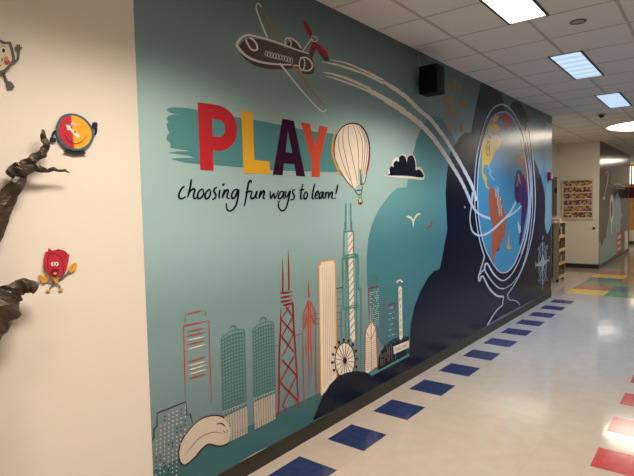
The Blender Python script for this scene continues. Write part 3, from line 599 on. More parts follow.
# rust pointed tower
q, done = city('skyline_building', 'rust pointed tower with needle')
q.stroke(c((385, 285), (386, 350), (388, 418)), 1.4, RUST, taper=[.3, 1.3, 1.8])
for P_, w in (([(384, 82), (372, 120), (342, 195)], 1.3), ([(398, 88), (420, 130), (441, 185)], 1.3), ([(341, 195), (341, 475)], .8), ([(442, 185), (443, 475)], .9), ([(383, 80), (383, 475)], 1.5), ([(398, 90), (402, 475)], 1.2), ([(345, 312), (365, 270), (378, 215)], .9), ([(404, 200), (420, 245), (441, 275)], .9), ([(365, 270), (362, 475)], .4), ([(422, 250), (422, 475)], .4)): q.stroke(d(*P_), w, RUST)
for k in range(7):
    q.stroke(d((345, 210+k*16), (372, 172+k*12)), .4, RUST); q.stroke(d((408, 165+k*14), (440, 195+k*12)), .4, RUST)
for P_, w in (([(343, 0), (352, 480)], 1.0), ([(385, 0), (392, 200), (393, 355)], 1.2), ([(408, 0), (412, 195)], .8), ([(442, 0), (449, 410)], 1.0), ([(366, 0), (372, 120)], .5)): q.stroke(e(*P_), w, RUST, taper=[w, w, .3])
done()
# cream slab tower
q, done = city('skyline_building', 'cream striped slab tower edged in gold'); q.x = .0036
shape = [(318.6, 264.8), (321.2, 264), (320.3, 262), (333.4, 259.9), (334.6, 262), (335.3, 264.2), (336, 315), (336.8, 380), (321.2, 396), (320.3, 370), (319.4, 315)]
q.fill(shape, CREAM); q.stroke(shape[:2]+shape[2:8], 1.3, GOLD); q.stroke([(318.8, 264.8), (319.6, 315), (320.5, 370), (320.9, 394)], 1.3, GOLD)
for k in range(7): x_ = 322.6+k*1.85; q.stroke([(x_, 268-k*.3), (x_+.8, 315), (x_+1.6, 388-k*2.4)], .35, TAN, taper=[.15, .45, .4])
done()
# stepped teal tower with striped core
q, done = city('skyline_building', 'tall stepped teal tower with diagonal striped core'); q.x = .0036; c = Crop(310, 200, 6.34); d = Crop(310, 255, 7.925); e = Crop(310, 310, 7.925)
q.fill(c((240, 205), (271, 203), (272, 345))+d((340, 30), (350, 475))+e((358, 230), (345, 262), (318, 215))+d((313, 475), (305, 30))+c((242, 345)), CREAM)
NS = 15
for k in range(NS):
    t_ = k/(NS-1); y_ = 237+t_*(333-237)
    xl = 347.9+t_*2.4; q.stroke([(xl, y_+2.5), (xl+4.6, y_-4)], .8, TEAL)
for P_, w in (([(228, 22), (228, 190)], 1.2), ([(258, 22), (260, 190)], 1.2), ([(223, 140), (224, 192)], 1.3), ([(264, 138), (266, 192)], 1.3), ([(215, 200), (276, 197)], 1.3), ([(217, 198), (216, 350)], 1.0), ([(276, 198), (277, 345)], 1.2), ([(212, 352), (304, 343)], 1.4), ([(205, 372), (250, 365), (308, 354)], 2.0), ([(207, 370), (209, 475)], 1.3), ([(306, 355), (309, 475)], 1.5), ([(235, 380), (238, 475)], .6)): q.stroke(c(*P_), w, TEAL)
for P_, w in (([(260, 25), (268, 425)], 1.2), ([(382, 12), (386, 272), (404, 258), (408, 475)], 1.3), ([(300, 40), (312, 475)], .7), ([(285, 35), (290, 470)], .5), ([(365, 20), (372, 470)], .6), ([(250, 475), (249, 425), (300, 415), (388, 385)], 1.0), ([(280, 433), (388, 405)], 1.1)): q.stroke(d(*P_), w, TEAL)
for P_, w in (([(250, 0), (252, 210)], .8), ([(283, 0), (288, 220)], 1.0), ([(308, 0), (312, 215)], .7), ([(372, 0), (378, 470)], .6), ([(408, 0), (412, 470), (414, 490)], 1.6)): q.stroke(e(*P_), w, TEAL)
done()
# small side lines behind
c = Crop(260, 290, 7.925)
side = [(d((203, 267), (257, 256)), .8, BRN)]+[(d((210, 298+k*54), (255, 290+k*54)), .5, GREY) for k in range(6)]
side += [(c(*P_), .7, GREY) for P_ in ([(440, 190), (465, 185)], [(435, 232), (468, 226)], [(440, 270), (465, 264)], [(285, 360), (330, 347)], [(120, 445), (148, 436)])]
for P_, w_, m_ in side:
    q = Art(.0031); q.stroke(P_, w_, m_); part(q, 'background_line')
# ferris wheel
q = Art(.0042); hub = (344.9, 360.6)
q.fill(ellipse(*hub, 9.9, 17.8, 36), CREAM); q.stroke(ellipse(*hub, 9.9, 17.8, 40), .9, PUR, closed=True)
for k in range(16):
    t_ = k*math.tau/16+.1; q.stroke([(hub[0]+1.2*math.cos(t_), hub[1]+2*math.sin(t_)), (hub[0]+9.6*math.cos(t_), hub[1]+17.3*math.sin(t_))], .55, PUR)
q.fill(ellipse(*hub, 2.0, 3.0, 14), PUR)
for k in range(16):
    t_ = k*math.tau/16+.3
    if .9 < t_ % math.tau < 2.3: continue
    x_, y_ = hub[0]+12.4*math.cos(t_), hub[1]+20.8*math.sin(t_)
    q.fill(ellipse(x_, y_, 1.25, 1.5, 10), PUR, up=.2); q.stroke([(x_, y_), (hub[0]+10*math.cos(t_), hub[1]+18*math.sin(t_))], .6, PUR, up=.2)
q.fill([(313, 420.5), (318.9, 404.9), (323.7, 394.7), (330, 384.4), (337.9, 376.5), (347.3, 372.3), (356.8, 371), (366.2, 372.3), (368, 378), (340, 400)], NAVY)
part(q, 'ferris_wheel', 'dark purple painted ferris wheel')
# diamond topped tower
q, done = city('skyline_building', 'cream tower with rust outlined diamond top'); q.x = .0036
q.fill([(365.6, 331), (371.2, 321.2), (375.9, 327.7), (377.3, 366.6), (368, 373), (365, 372.4)], CREAM)
for P_, w in (([(365.5, 331), (371.2, 321.2), (375.9, 327.9), (371, 339.3), (365.5, 331)], 1.0), ([(371.2, 322), (371, 339)], .7), ([(371, 339), (371.4, 370)], .6), ([(365.5, 331), (365, 372)], .8), ([(375.9, 328), (377.3, 367)], .8)): q.stroke(P_, w, RUST)
for k in range(16):
    y_ = 338+k*2.1; q.stroke([(365.9, y_+.4), (370.3, y_-.6+k*0)], .45, TAN); q.stroke([(371.8, y_-.8), (376.2, y_-2.2)], .45, TAN)
done()
q, done = city('skyline_building', 'dashed window block with red roof line'); c = Crop(350, 270, 7.925)
q.stroke(c((143, 147), (222, 129)), 1.1, DRED); q.stroke(c((146, 150), (152, 400)), .5, DRED)
for P_ in ([(160, 75), (172, 48), (210, 45)], [(155, 100), (218, 92)], [(165, 75), (215, 70)], [(210, 45), (222, 115)]): q.stroke(c(*P_), .35, GREY)
for r_ in range(19):
    y_ = 165+r_*16
    for k in range(6):
        if random.random() < .15: continue
        x_ = 155+k*12.5+r_*.3; q.stroke(c((x_, y_-k*2.2), (x_+8, y_-k*2.2-1.5)), .7, PALE if random.random() < .85 else GREY, up=.2)
done()
q, done = city('skyline_building', 'thin dark mast and low dashed block')
for P_, w in (([(270, 180), (270, 475)], .5), ([(262, 265), (285, 262)], 1.4), ([(264, 232), (282, 228)], 1.2), ([(258, 270), (256, 600)], .5), ([(290, 270), (302, 600)], .5)): q.stroke(c(*P_), w, GREY)
for P_, w in (([(302, 279), (362, 263)], 1.1), ([(362, 265), (364, 500)], .5)): q.stroke(c(*P_), w, DRED)
for r_ in range(6):
    for k in range(4): q.stroke(c((308+k*12, 304+r_*44-k*4), (316+k*12, 301+r_*44-k*4)), .8, PALE if (r_+k) % 3 else GREY)
done()
# theatre front, vertical sign and marquee
q, done = city('theatre_front', 'dark theatre front with upright CHICAGO sign and pale marquee'); q.x = .0036
q.fill([(378, 370.5), (378.6, 358), (380.3, 352.8), (386, 344), (392.9, 339.4), (400.5, 336.6), (409, 336.2), (409, 353.6)], NAVY)
for P_ in ([(381, 366), (380.6, 351), (383.5, 348.5), (383.8, 344.8), (386.2, 343.2), (386.5, 347)], [(381.4, 355), (390.5, 351)], [(381.4, 357), (390.5, 353)], [(389, 361), (389.2, 347), (391.5, 344.5), (391.8, 359.8)], [(384, 364.5), (384, 359), (386.5, 356), (388, 357.5), (388.2, 362)], [(387, 346.5), (387.5, 352)], [(382.2, 365.5), (382.3, 359)]): q.stroke(P_, .7, BRN if False else ink('sepia', (.16, .12, .11)))
for k in range(5): x_ = 386+k*4.8; q.stroke(ellipse(x_+3, 345-k*2.0, 1.6, 2, 10, math.pi, math.tau), .5, LINE)
q.fill([(393.3, 346.6), (409, 340.3), (409, 347.3), (393.8, 354)], CREAM); q.stroke([(393.8, 354.3), (409, 347.6)], .6, TEAL)
q.stroke([(395.5, 354), (395.7, 359.5)], .5, LINE); q.stroke([(407, 348.5), (407, 354)], .5, LINE)
q.fill([(398.4, 288), (400, 285.8), (401.9, 287.6), (402.6, 337.8), (401, 340.2), (399.4, 338.3)], CREAM)
q.stroke([(396.8, 282.6), (398.2, 280.6), (400.2, 280), (402.6, 282.2)], 1.5, CREAM)
GL_ = {'C': [[(1, .1), (.5, 0), (0, .3), (0, .7), (.5, 1), (1, .9)]], 'H': [[(0, 0), (0, 1)], [(1, 0), (1, 1)], [(0, .5), (1, .5)]], 'I': [[(.5, 0), (.5, 1)]], 'A': [[(0, 1), (.5, 0), (1, 1)], [(.2, .65), (.8, .65)]], 'G': [[(1, .1), (.5, 0), (0, .3), (0, .7), (.5, 1), (1, .8), (1, .5), (.6, .5)]], 'O': [[(.5, 0), (0, .3), (0, .7), (.5, 1), (1, .7), (1, .3), (.5, 0)]],
       'T': [[(0, 0), (1, 0)], [(.5, 0), (.5, 1)]], 'E': [[(1, 0), (0, 0), (0, 1), (1, 1)], [(0, .5), (.8, .5)]], 'R': [[(0, 1), (0, 0), (.9, .1), (.9, .45), (0, .5), (1, 1)]]}
for k, ch in enumerate('CHICAGO'):
    x_ = 399.5+k*.1; y_ = 290.5+k*6.8
    for P_ in GL_[ch]: q.stroke([(x_+u*1.5, y_+v*4.2) for u, v in P_], .4, LINE, up=.3)
for k, ch in enumerate('THEATRE'):
    x_ = 395.4+k*1.75; y_ = 348.3-k*.72
    for P_ in GL_[ch]: q.stroke([(x_+u*1.2, y_+v*3-u*.45) for u, v in P_], .35, GREY, up=.3)
done()

# ------------------------------------------------------------------ second mural down the corridor
m2 = empty('corridor_mural', (-.01, 16.6, .09), 'dark glossy mural with blue shapes on the far corridor wall', 'mural')
X2 = -.01
b = MB(); DK = ink('plum_grey', (.05, .044, .06), .2); b.box((X2+.0003, 13.94, .09), (X2+.002, 19.33, H), DK); part(b, 'backdrop', None, m2)
a = Art(.0024, wall=X2, step=.0004); LB = ink('dusty_teal', (.22, .40, .42), .2); BL2 = ink('soft_blue', (.20, .42, .60), .2)
a.fill([(599.2, 241), (600.5, 241), (602.2, 248), (603.5, 240), (606, 238), (606.5, 232), (607.3, 225), (609, 219), (609.5, 205), (610, 197), (612.3, 193.9), (614.3, 197), (614.9, 201), (616, 195), (617.7, 192.3), (620.3, 199), (621, 212), (622.6, 214.5), (621, 219), (620, 230), (619, 252), (599.2, 266.4)], LB)
a.fill([(609.8, 212), (609.6, 204), (610, 197), (612.3, 193.9), (614.3, 197), (614.9, 201), (616, 195), (617.7, 192.3), (620.3, 199), (621, 212)], BL2)
a.fill([(616.4, 234), (621.5, 231), (621.5, 251), (616.6, 255)], ink('brick_pink', (.42, .09, .09))); 
for k in range(3): a.fill([(617.2, 236+k*6), (620.8, 234.6+k*6), (620.8, 238+k*5.7), (617.2, 239.6+k*5.7)], BEIGE)
a.fill([(624.5, 231.5), (627.8, 230), (627.8, 248), (624.7, 250)], CREAM)
a.fill(ellipse(611.7, 209, 2.0, 15, 24), WHT); a.fill(ellipse(611.7, 209.5, 1.1, 9, 20), GREY); a.stroke([(611.6, 222), (611.6, 234)], .8, WHT)
a.stroke([(604.8, 174.5), (607.5, 171.5), (607.6, 180), (605.8, 188), (604, 198)], 1.3, ink('pale_pink', (.62, .40, .38)), 4); a.fill(ellipse(603.8, 198.3, 1.1, 1.6, 10), WHT)
for k in range(3): a.stroke([(610.8+k*.4, 176+k*0), (611+k*.3, 184)], .3, TAN)
a.stroke([(613.5, 183.8), (616, 184.6), (619, 184.4), (622, 186), (625.5, 185.8)], 1.2, PALE, rag=.5, smooth=4); a.stroke([(616, 187.8), (625, 188.8)], .7, PALE)
part(a, 'mural_figures', 'blue, white and brick coloured shapes', m2)

# ------------------------------------------------------------------ speaker
t = empty('loudspeaker', (.148, 4.44, 2.62), 'black box loudspeaker hung high on the mural wall under the ceiling', 'loudspeaker')
b = MB(); b.box((.058, 4.362, 2.652), (.238, 4.528, 2.905), M_BLKP); b.build('cabinet', t, bevel=.006)
b = MB(); b.box((.066, 4.3595, 2.660), (.230, 4.3625, 2.897), mat('speaker_cloth', (.006, .006, .006), .9, .1)); b.build('grille', t, bevel=.002)
b = MB(); b.box((.007, 4.47, 2.74), (.014, 4.52, 2.84), M_DARK); b.box((.014, 4.485, 2.775), (.060, 4.505, 2.80), M_DARK); b.build('wall_bracket', t)
b = MB()
def tube(b, P_, r, m_, n=8, rad=None, crumple=0, flat=1.0, seed=0, side=Vector((1, 0, 0))):
    rnd = random.Random(seed); V = []; K_ = len(P_)
    ph = [rnd.uniform(-1, 1) for _ in range(n)]; p2 = [rnd.uniform(0, 6) for _ in range(n)]
    for i, p in enumerate(P_):
        p = Vector(p); d_ = (Vector(P_[min(i+1, K_-1)])-Vector(P_[max(i-1, 0)])).normalized()
        a_ = side.cross(d_).normalized(); b_ = side
        rr = (rad[i] if rad else r)
        for k in range(n):
            t_ = k*math.tau/n+i*.12; q_ = rr*(1+crumple*(ph[k]*.5+.55*math.sin(i*.55+p2[k])+rnd.uniform(-.22, .22)))
            V.append(p+a_*math.cos(t_)*q_+b_*math.sin(t_)*q_*flat)
    f = [(i*n+k, i*n+(k+1)%n, (i+1)*n+(k+1)%n, (i+1)*n+k) for i in range(K_-1) for k in range(n)]
    f += [tuple(reversed(range(n))), tuple(range((K_-1)*n, K_*n))]
    b.mesh(V, f, m_)
tube(b, [(.07, 4.40, 2.900), (.04, 4.385, 2.97), (.03, 4.42, 3.08)], .004, mat('grey_wire', (.25, .28, .28), .5)); b.build('cable', t)

# ------------------------------------------------------------------ fire alarm
t = empty('fire_alarm', (0, 9.17, 2.0), 'small red fire alarm with a strobe at the end of the mural wall', 'fire alarm')
b = MB(); b.box((.004, 9.10, 2.0), (.05, 9.22, 2.135), mat('alarm_red', (.22, .012, .012), .4)); b.build('housing', t, bevel=.006)
b = MB(); b.box((.05, 9.14, 2.03), (.075, 9.18, 2.09), mat('strobe_lens', (.7, .7, .75), .2)); b.build('strobe', t, bevel=.006)

# ------------------------------------------------------------------ ceiling fittings
t = empty('ceiling_speaker', (1.333, 4.628, H), 'small round fitting with a dark centre set in a ceiling tile between two strip lights', 'ceiling fitting')
b = MB(); b.ring((1.333, 4.628), .046, .062, H-.008, H-.0005, mat('fitting_ring', (.16, .14, .12), .5), 32); b.build('ring', t)
b = MB(); b.disc((1.333, 4.628), .045, H-.004, H-.001, mat('fitting_core', (.45, .43, .40), .6), 32); b.build('core', t)
t = empty('dome_camera', (.692, 9.716, H), 'small dark dome camera on the ceiling before the round lamp', 'camera')
b = MB(); b.disc((.692, 9.716), .062, H-.022, H-.0005, mat('camera_base', (.32, .32, .31), .5), 24, .07); b.build('base', t)
b = MB(); V = []; n = 16
for i in range(6):
    ph_ = i/6*math.pi/2
    for k in range(n): V.append((.692+.043*math.cos(ph_)*math.cos(k*math.tau/n), 9.716+.043*math.cos(ph_)*math.sin(k*math.tau/n), H-.022-.043*math.sin(ph_)))
V.append((.692, 9.716, H-.065)); ff = [(i*n+k, i*n+(k+1)%n, (i+1)*n+(k+1)%n, (i+1)*n+k) for i in range(5) for k in range(n)]+[(5*n+k, 5*n+(k+1)%n, 6*n) for k in range(n)]
b.mesh(V, ff, mat('smoked_dome', (.01, .01, .01), .1), True); b.build('dome', t)

# ------------------------------------------------------------------ poster on the far wall
YF = 13.93
t = empty('framed_poster', (-.49, YF, 1.19), 'framed poster with six bands of small colourful pictures on the far cream wall', 'poster')
b = MB(); fmx = mat('pale_frame', (.62, .60, .55), .4); x0, x1, z0, z1 = -.84, -.125, 1.20, 2.19; w = .03
for A_, B_ in (((x0, z0), (x0+w, z1)), ((x1-w, z0), (x1, z1)), ((x0+w, z0), (x1-w, z0+w)), ((x0+w, z1-w), (x1-w, z1))): b.box((A_[0], YF-.03, A_[1]), (B_[0], YF-.001, B_[1]), fmx)
b.build('frame', t)
b = MB(); pm = mat('print_paper', (.60, .50, .42), .5); b.box((x0+w, YF-.015, z0+w), (x1-w, YF-.002, z1-w), pm)
pal = [mat('print_'+n, c_, .5) for n, c_ in (('ochre', (.50, .30, .06)), ('brick', (.35, .06, .04)), ('black', (.02, .015, .02)), ('plum', (.10, .03, .08)), ('gold', (.60, .40, .08)), ('blue', (.05, .06, .14)), ('maroon', (.18, .03, .04)), ('amber', (.50, .24, .05)), ('sand', (.62, .48, .30)))]
for r_ in range(6):
    zt = z1-w-.012-r_*.155; hh = .118
    for i in range(14):
        for j in range(4):
            xx = x0+w+.012+i*.0450; zz = zt-hh+j*hh/4
            jx = random.uniform(-.008, .008); b.poly([(xx+jx, YF-.0158-j*.0001-i*.00001, zz), (xx+.047+jx, YF-.0158-j*.0001-i*.00001, zz+random.uniform(-.006, .006)), (xx+.045, YF-.0158-j*.0001-i*.00001, zz+hh/4), (xx, YF-.0158-j*.0001-i*.00001, zz+hh/4+random.uniform(-.005, .008))], random.choice(pal))
b.build('print', t)
b = MB(); b.box((-.145, YF-.02, .955), (-.09, YF-.001, 1.015), M_DARK)
tag(b.build('wall_switch', bevel=.004), 'small black wall plate to the right of the poster', 'switch')

# ------------------------------------------------------------------ book cart
t = empty('book_cart', (-.5, 11.45, 0), 'tall narrow light wood book cart on castors past the mural corner', 'book cart')
OL = mat('olive_laminate', (.30, .235, .13), .5); LW = mat('light_maple', (.62, .43, .24), .5, noise=(8, .1)); DKI = mat('cart_back', (.10, .075, .05), .6)
def cb(name, *boxes, m_=OL, bev=.002, parent=None):
    b = MB()
    for A_, B_ in boxes: b.box(A_, B_, m_)
    return b.build(name, parent or t, bevel=bev)
cb('side_panel', ((-.385, 11.17, .07), (-.28, 11.19, 1.205))); cb('side_panel', ((-.385, 11.71, .07), (-.28, 11.73, 1.205)))
cb('side_panel', ((-.76, 11.17, .07), (-.44, 11.19, .20))); cb('side_panel', ((-.76, 11.71, .07), (-.44, 11.73, 1.205)))
cb('back_panel', ((-.425, 11.19, .07), (-.405, 11.71, 1.20)), m_=DKI)
cb('top_board', ((-.78, 11.15, 1.205), (-.265, 11.75, 1.23)), m_=LW)
SH = (.07, .345, .62, .90)
for z in SH:
    sh = cb('shelf', ((-.405, 11.19, z), (-.285, 11.71, z+.018)), m_=LW)
    cb('shelf_lip', ((-.285, 11.19, z), (-.275, 11.71, z+.065)), m_=LW, parent=sh)
    cb('shelf', ((-.76, 11.19, z), (-.43, 11.71, z+.018)), m_=LW)
for x in (-.315, -.72):
    for y in (11.22, 11.68):
        b = MB(); tube(b, [(x-.014, y, .026), (x+.014, y, .026)], .026, M_BLKP, 16, side=Vector((0, 0, 1))); 
        b.box((x-.008, y-.008, .045), (x+.008, y+.008, .072), M_DARK); b.build('castor', t)
bc = [mat('book_'+n, c_, .5) for n, c_ in (('white', (.6, .58, .55)), ('plum', (.16, .07, .12)), ('grey', (.22, .24, .28)), ('navy', (.04, .05, .10)), ('red', (.38, .06, .05)), ('brown', (.20, .12, .07)))]
PAGE = mat('book_pages', (.66, .62, .52), .7)
def book(x, y, z, w, h, d, m_, label):
    """standing book, spine toward +x"""
    t_ = empty('book', (x, y, z), label, 'book', 'books on the cart')
    b = MB(); b.box((x-d, y, z), (x, y+.003, z+h), m_); b.box((x-d, y+w-.003, z), (x, y+w, z+h), m_); b.box((x-.003, y+.003, z), (x, y+w-.003, z+h), m_); b.build('cover', t_)
    b = MB(); b.box((x-d+.004, y+.003, z+.004), (x-.003, y+w-.003, z+h-.004), PAGE); b.build('pages', t_)
names = [('white', 'plum', 'grey'), ('plum', 'brown', 'white'), ('brown', 'navy', 'red'), ('grey', 'navy', 'white')]
mm = dict(zip(('white', 'plum', 'grey', 'navy', 'red', 'brown'), bc)); sn = ('lowest', 'second lowest', 'second highest', 'top')
for k, z in enumerate(SH):
    y = 11.23
    for j, cname in enumerate(names[k]):
        hgt = .15+.02*((k+j*2) % 4); wd = .03+.012*((k+j) % 3)
        book(-.298, y, z+.018, wd, hgt, .10, mm[cname], '%s book on the %s shelf of the cart, facing the corridor' % (cname, sn[k])); y += wd+.06+.02*j
for k, z in enumerate(SH):
    book(-.45, 11.25, z+.018, .05, .19, .2, bc[(k+3) % 6], '%s book at the back of the cart, %s shelf' % (('navy', 'red', 'brown', 'white')[k], sn[k]))
b = MB(); b.box((-.52, 11.2, 1.23), (-.36, 11.42, 1.25), bc[0]); tag(b.build('book', bevel=.002), 'white book lying flat on top of the cart', 'book', 'books on the cart')
b = MB(); b.box((-.50, 11.22, 1.25), (-.38, 11.38, 1.268), bc[4]); tag(b.build('book', bevel=.002), 'red book lying on the white one on top of the cart', 'book', 'books on the cart')
b = MB(); b.box((-.50, 11.50, 1.23), (-.34, 11.66, 1.29), bc[0]); tag(b.build('box', bevel=.004), 'small white box on top of the cart', 'box')

# ------------------------------------------------------------------ corridor end: hanging banner, white bin
t = empty('wall_banner', (.0, 18.9, 1.78), 'dark red sign sticking out at the far end of the corridor mural', 'sign')
b = MB(); b.box((.0, 19.0, 1.72), (.42, 19.03, 2.06), mat('banner_red', (.14, .018, .025), .5)); b.build('sign_board', t)
b = MB(); b.box((-.008, 18.98, 1.86), (.03, 19.05, 1.93), M_DARK); b.build('wall_bracket', t)
t = empty('waste_bin', (-.33, 22.6, 0), 'small pale bin standing on a dark base at the corridor end', 'bin')
b = MB(); b.disc((-.33, 22.6), .2, .12, .5, mat('bin_white', (.7, .62, .48), .4), 24, .24); b.build('bin_body', t)
b = MB(); b.disc((-.33, 22.6), .25, 0, .12, M_DARK, 24, .22); b.build('bin_base', t)

# ------------------------------------------------------------------ paper tree on the left wall
def paper_mat():
    M = mat('crumpled_brown_paper', (.050, .031, .020), .42, .5, noise=(11, .55), bump=(22, .6)); return M
PAPER = paper_mat()
t = empty('paper_tree', (.05, .52, 0), 'crumpled brown paper tree on the cream wall, two branches reaching in from the left', 'paper tree')
def path(P_, dx, n=6):
    sp = spline([p[:2] for p in P_], n); R_ = []; L_ = len(P_)
    for i in range(len(sp)):
        k = i/(len(sp)-1)*(L_-1); j = min(int(k), L_-2); R_.append((P_[j][2]+(P_[j+1][2]-P_[j][2])*(k-j))/200)
    return [Vector((dx+.006*math.sin(i*.6), on_x(p[0], p[1], dx).y, on_x(p[0], p[1], dx).z)) for i, p in enumerate(sp)], R_
def branch(name, chains, seed):
    b = MB()
    for k, (P_, dx) in enumerate(chains):
        pp, rr = path(P_, dx); tube(b, pp, 0, PAPER, 11, rad=rr, crumple=.19, flat=.55, seed=seed+k)
    return b.build(name, t)
# radius unit: half-width in photo pixels /200 m
branch('branch', [([(-26, 262, 8.5), (-12, 243, 7.6), (-2, 222, 7.2), (8, 199, 6.3), (16, 184, 6.2), (22, 173, 4.8)], .045)], 3)
branch('branch', [([(6, 173, 1.5), (11, 172, 4.8), (18, 170, 5.8), (26, 165.5, 4.8), (32, 160, 3.8), (38, 156.5, 3.8), (43, 152.5, 3.4), (46, 147, 2.8), (44.8, 140, 2.9), (42.5, 135, 2.4), (44, 129.5, .8)], .05), ([(20, 172, 4.4), (33, 168, 3.6), (41, 169.6, 2.6), (48, 170.6, 1.7), (53, 169, 1.7), (59, 170.4, 1.2), (65, 170.5, 1.3), (70, 172.6, .3)], .055)], 11)
branch('branch', [([(-28, 338, 19), (-14, 322, 18), (0, 306, 15.5), (8, 297, 11), (15, 290, 7.5), (22, 287, 6.4), (28, 286.6, 5.8), (33, 287.4, 5.4), (37, 288.8, 4.2)], .072), ([(-18, 352, 6), (-6, 333, 6.5), (2, 316, 5), (8, 304, 2)], .06)], 23)
b = MB(); tr = [Vector((.10+.012*math.sin(z*5), .50+.05*math.sin(z*1.7), z)) for z in [i*.09 for i in range(0, 30)]]
tube(b, tr, 0, PAPER, 14, rad=[.13-.035*i/30 for i in range(30)], crumple=.22, flat=.42, seed=5); b.build('trunk', t)

# ------------------------------------------------------------------ cut-out figures
def cut(r=.5): return dict()
def cm(n, c_): return mat('card_'+n, c_, .5, .35)
C_BLU, C_RED, C_YEL, C_WHT, C_NVY, C_BLK, C_GRY, C_CRM, C_GLD, C_ORG, C_DRD = cm('blue', (.045, .13, .20)), cm('red', (.52, .03, .06)), cm('yellow', (.85, .42, .04)), cm('white', (.8, .78, .74)), cm('navy', (.02, .02, .05)), cm('black', (.02, .02, .02)), cm('grey', (.10, .09, .085)), cm('cream', (.60, .58, .42)), cm('gold', (.72, .38, .05)), cm('orange', (.62, .17, .03)), cm('dark_red', (.20, .012, .02))
def cutpart(name, parent, fn, base, thick=.003, label=None):
    a_ = Art(0, thick=thick, step=.0002, wall=base); fn(a_); o = a_.build(name, parent)
    if label: o['label'] = label
    return o
def at(px, py): p = on_x(px, py); return (0.0, p.y, p.z)
# round face card
c = Crop(40, 105, 8.66)
rim = [(265, 73), (200, 88), (157, 140), (140, 215), (152, 280), (188, 335), (245, 380), (312, 397), (380, 385), (435, 345), (465, 290), (468, 240), (445, 180), (400, 125), (335, 85)]
inn = [(302+(x-302)*.875, 236+(y-236)*.885) for x, y in rim]
t1 = empty('face_cutout', at(75, 154), 'round red and yellow smiling dial cutout with blue rim and little arms', 'wall cutout')
cutpart('rim', t1, lambda a_: a_.fill(c(*rim), C_BLU, 4), .014, .004)
def facefn(a_):
    half = spline(inn, 4, True)
    xm = lambda y: 285+(310-285)*(y-97)/(378-97)
    L_ = [p for p in half if p[0] <= xm(p[1])]; 
    a_.fill(c(*half), C_YEL)
    # red half: keep left points in order
    idx = [i for i, p in enumerate(half) if p[0] <= xm(p[1])]
    st = next(i for i in idx if (i-1) % len(half) not in idx); seq = [half[(st+k) % len(half)] for k in range(len(idx))]
    a_.fill(c(*seq), C_RED)
cutpart('dial', t1, facefn, .0144, .0003)
def arrow(a_):
    a_.fill(c((222, 170), (272, 182), (262, 196), (350, 266), (326, 291), (254, 212), (242, 222)), C_WHT)
    a_.fill(ellipse(*c((282, 165))[0], 1.6, 1.5, 14), C_WHT); a_.fill(ellipse(*c((303, 172))[0], 1.5, 1.4, 14), C_WHT)
    a_.fill(ellipse(*c((283, 167))[0], .5, .7, 10), C_BLK); a_.fill(ellipse(*c((302, 174))[0], .5, .7, 10), C_BLK)
    a_.stroke(c((222, 262), (245, 306), (300, 334), (360, 318), (402, 265)), .5, C_DRD, 6); a_.fill(ellipse(*c((303, 235))[0], .9, .8, 12), C_GRY)
cutpart('arrow_and_face', t1, arrow, .0155, .0003)
cutpart('arm', t1, lambda a_: (a_.stroke(c((148, 222), (122, 236), (106, 272)), 2.0, C_NVY, 5), a_.fill(c((92, 282), (108, 275), (120, 284), (142, 292), (138, 315), (118, 325), (92, 318), (86, 300)), C_NVY, 3)), .008)
cutpart('arm', t1, lambda a_: (a_.stroke(c((455, 262), (482, 246), (490, 200)), 2.0, C_NVY, 5), a_.fill(c((456, 155), (472, 150), (486, 148), (498, 160), (499, 182), (490, 206), (468, 204), (455, 182)), C_NVY, 3)), .008)
cutpart('stand', t1, lambda a_: a_.fill(c((228, 386), (300, 398), (375, 392), (404, 424), (300, 432), (205, 408)), C_BLK), .010)
# rose
c2_ = Crop(30, 240, 7.93)
t2 = empty('rose_cutout', at(55, 292), 'red rose cutout with a face, leaf hands and thin legs', 'wall cutout')
ros = [(150, 66), (178, 86), (230, 72), (280, 88), (300, 112), (313, 116), (302, 180), (292, 230), (252, 280), (205, 293), (165, 285), (130, 250), (112, 200), (118, 130), (126, 96), (146, 92)]
cutpart('bloom', t2, lambda a_: a_.fill(c2_(*ros), C_RED), .012, .006)
def rlines(a_):
    for P_ in ([(150, 68), (175, 92), (165, 110), (128, 97)], [(178, 88), (235, 82), (285, 100), (270, 150), (265, 165)], [(165, 110), (215, 112), (250, 150), (268, 200), (262, 265)], [(150, 112), (140, 180), (150, 250), (170, 282)], [(300, 114), (270, 105)], [(112, 200), (130, 252), (165, 286), (205, 294), (252, 281), (292, 231)]): a_.stroke(c2_(*P_), .5, C_DRD, 5)
    a_.fill(ellipse(*c2_((182, 190))[0], 1.9, 2.1, 16), C_WHT); a_.fill(ellipse(*c2_((211, 190))[0], 1.9, 2.1, 16), C_WHT); a_.fill(ellipse(*c2_((185, 190))[0], .7, 1.1, 12), C_BLK); a_.fill(ellipse(*c2_((209, 190))[0], .7, 1.1, 12), C_BLK)
    a_.stroke(c2_((168, 172), (190, 168)), .5, C_DRD); a_.stroke(c2_((205, 168), (225, 172)), .5, C_DRD)
    a_.fill(c2_((170, 232), (198, 226), (228, 232), (226, 262), (200, 284), (172, 262)), C_DRD, 3); a_.fill(c2_((182, 262), (198, 256), (214, 262), (200, 278)), cm('pink', (.75, .32, .25)), 3)
cutpart('face', t2, rlines, .0124, .0003)
def arms(a_):
    a_.stroke(c2_((208, 325), (170, 338), (130, 318)), .9, C_GRY, 5); a_.stroke(c2_((215, 325), (262, 300), (312, 250)), .9, C_GRY, 5)
cutpart('arm', t2, arms, .006)
cutpart('leaf', t2, lambda a_: (a_.fill(c2_((70, 277), (100, 283), (130, 298), (140, 320), (112, 341), (88, 325)), C_GLD, 3), a_.stroke(c2_((76, 282), (105, 308), (138, 320)), .4, C_DRD)), .008)
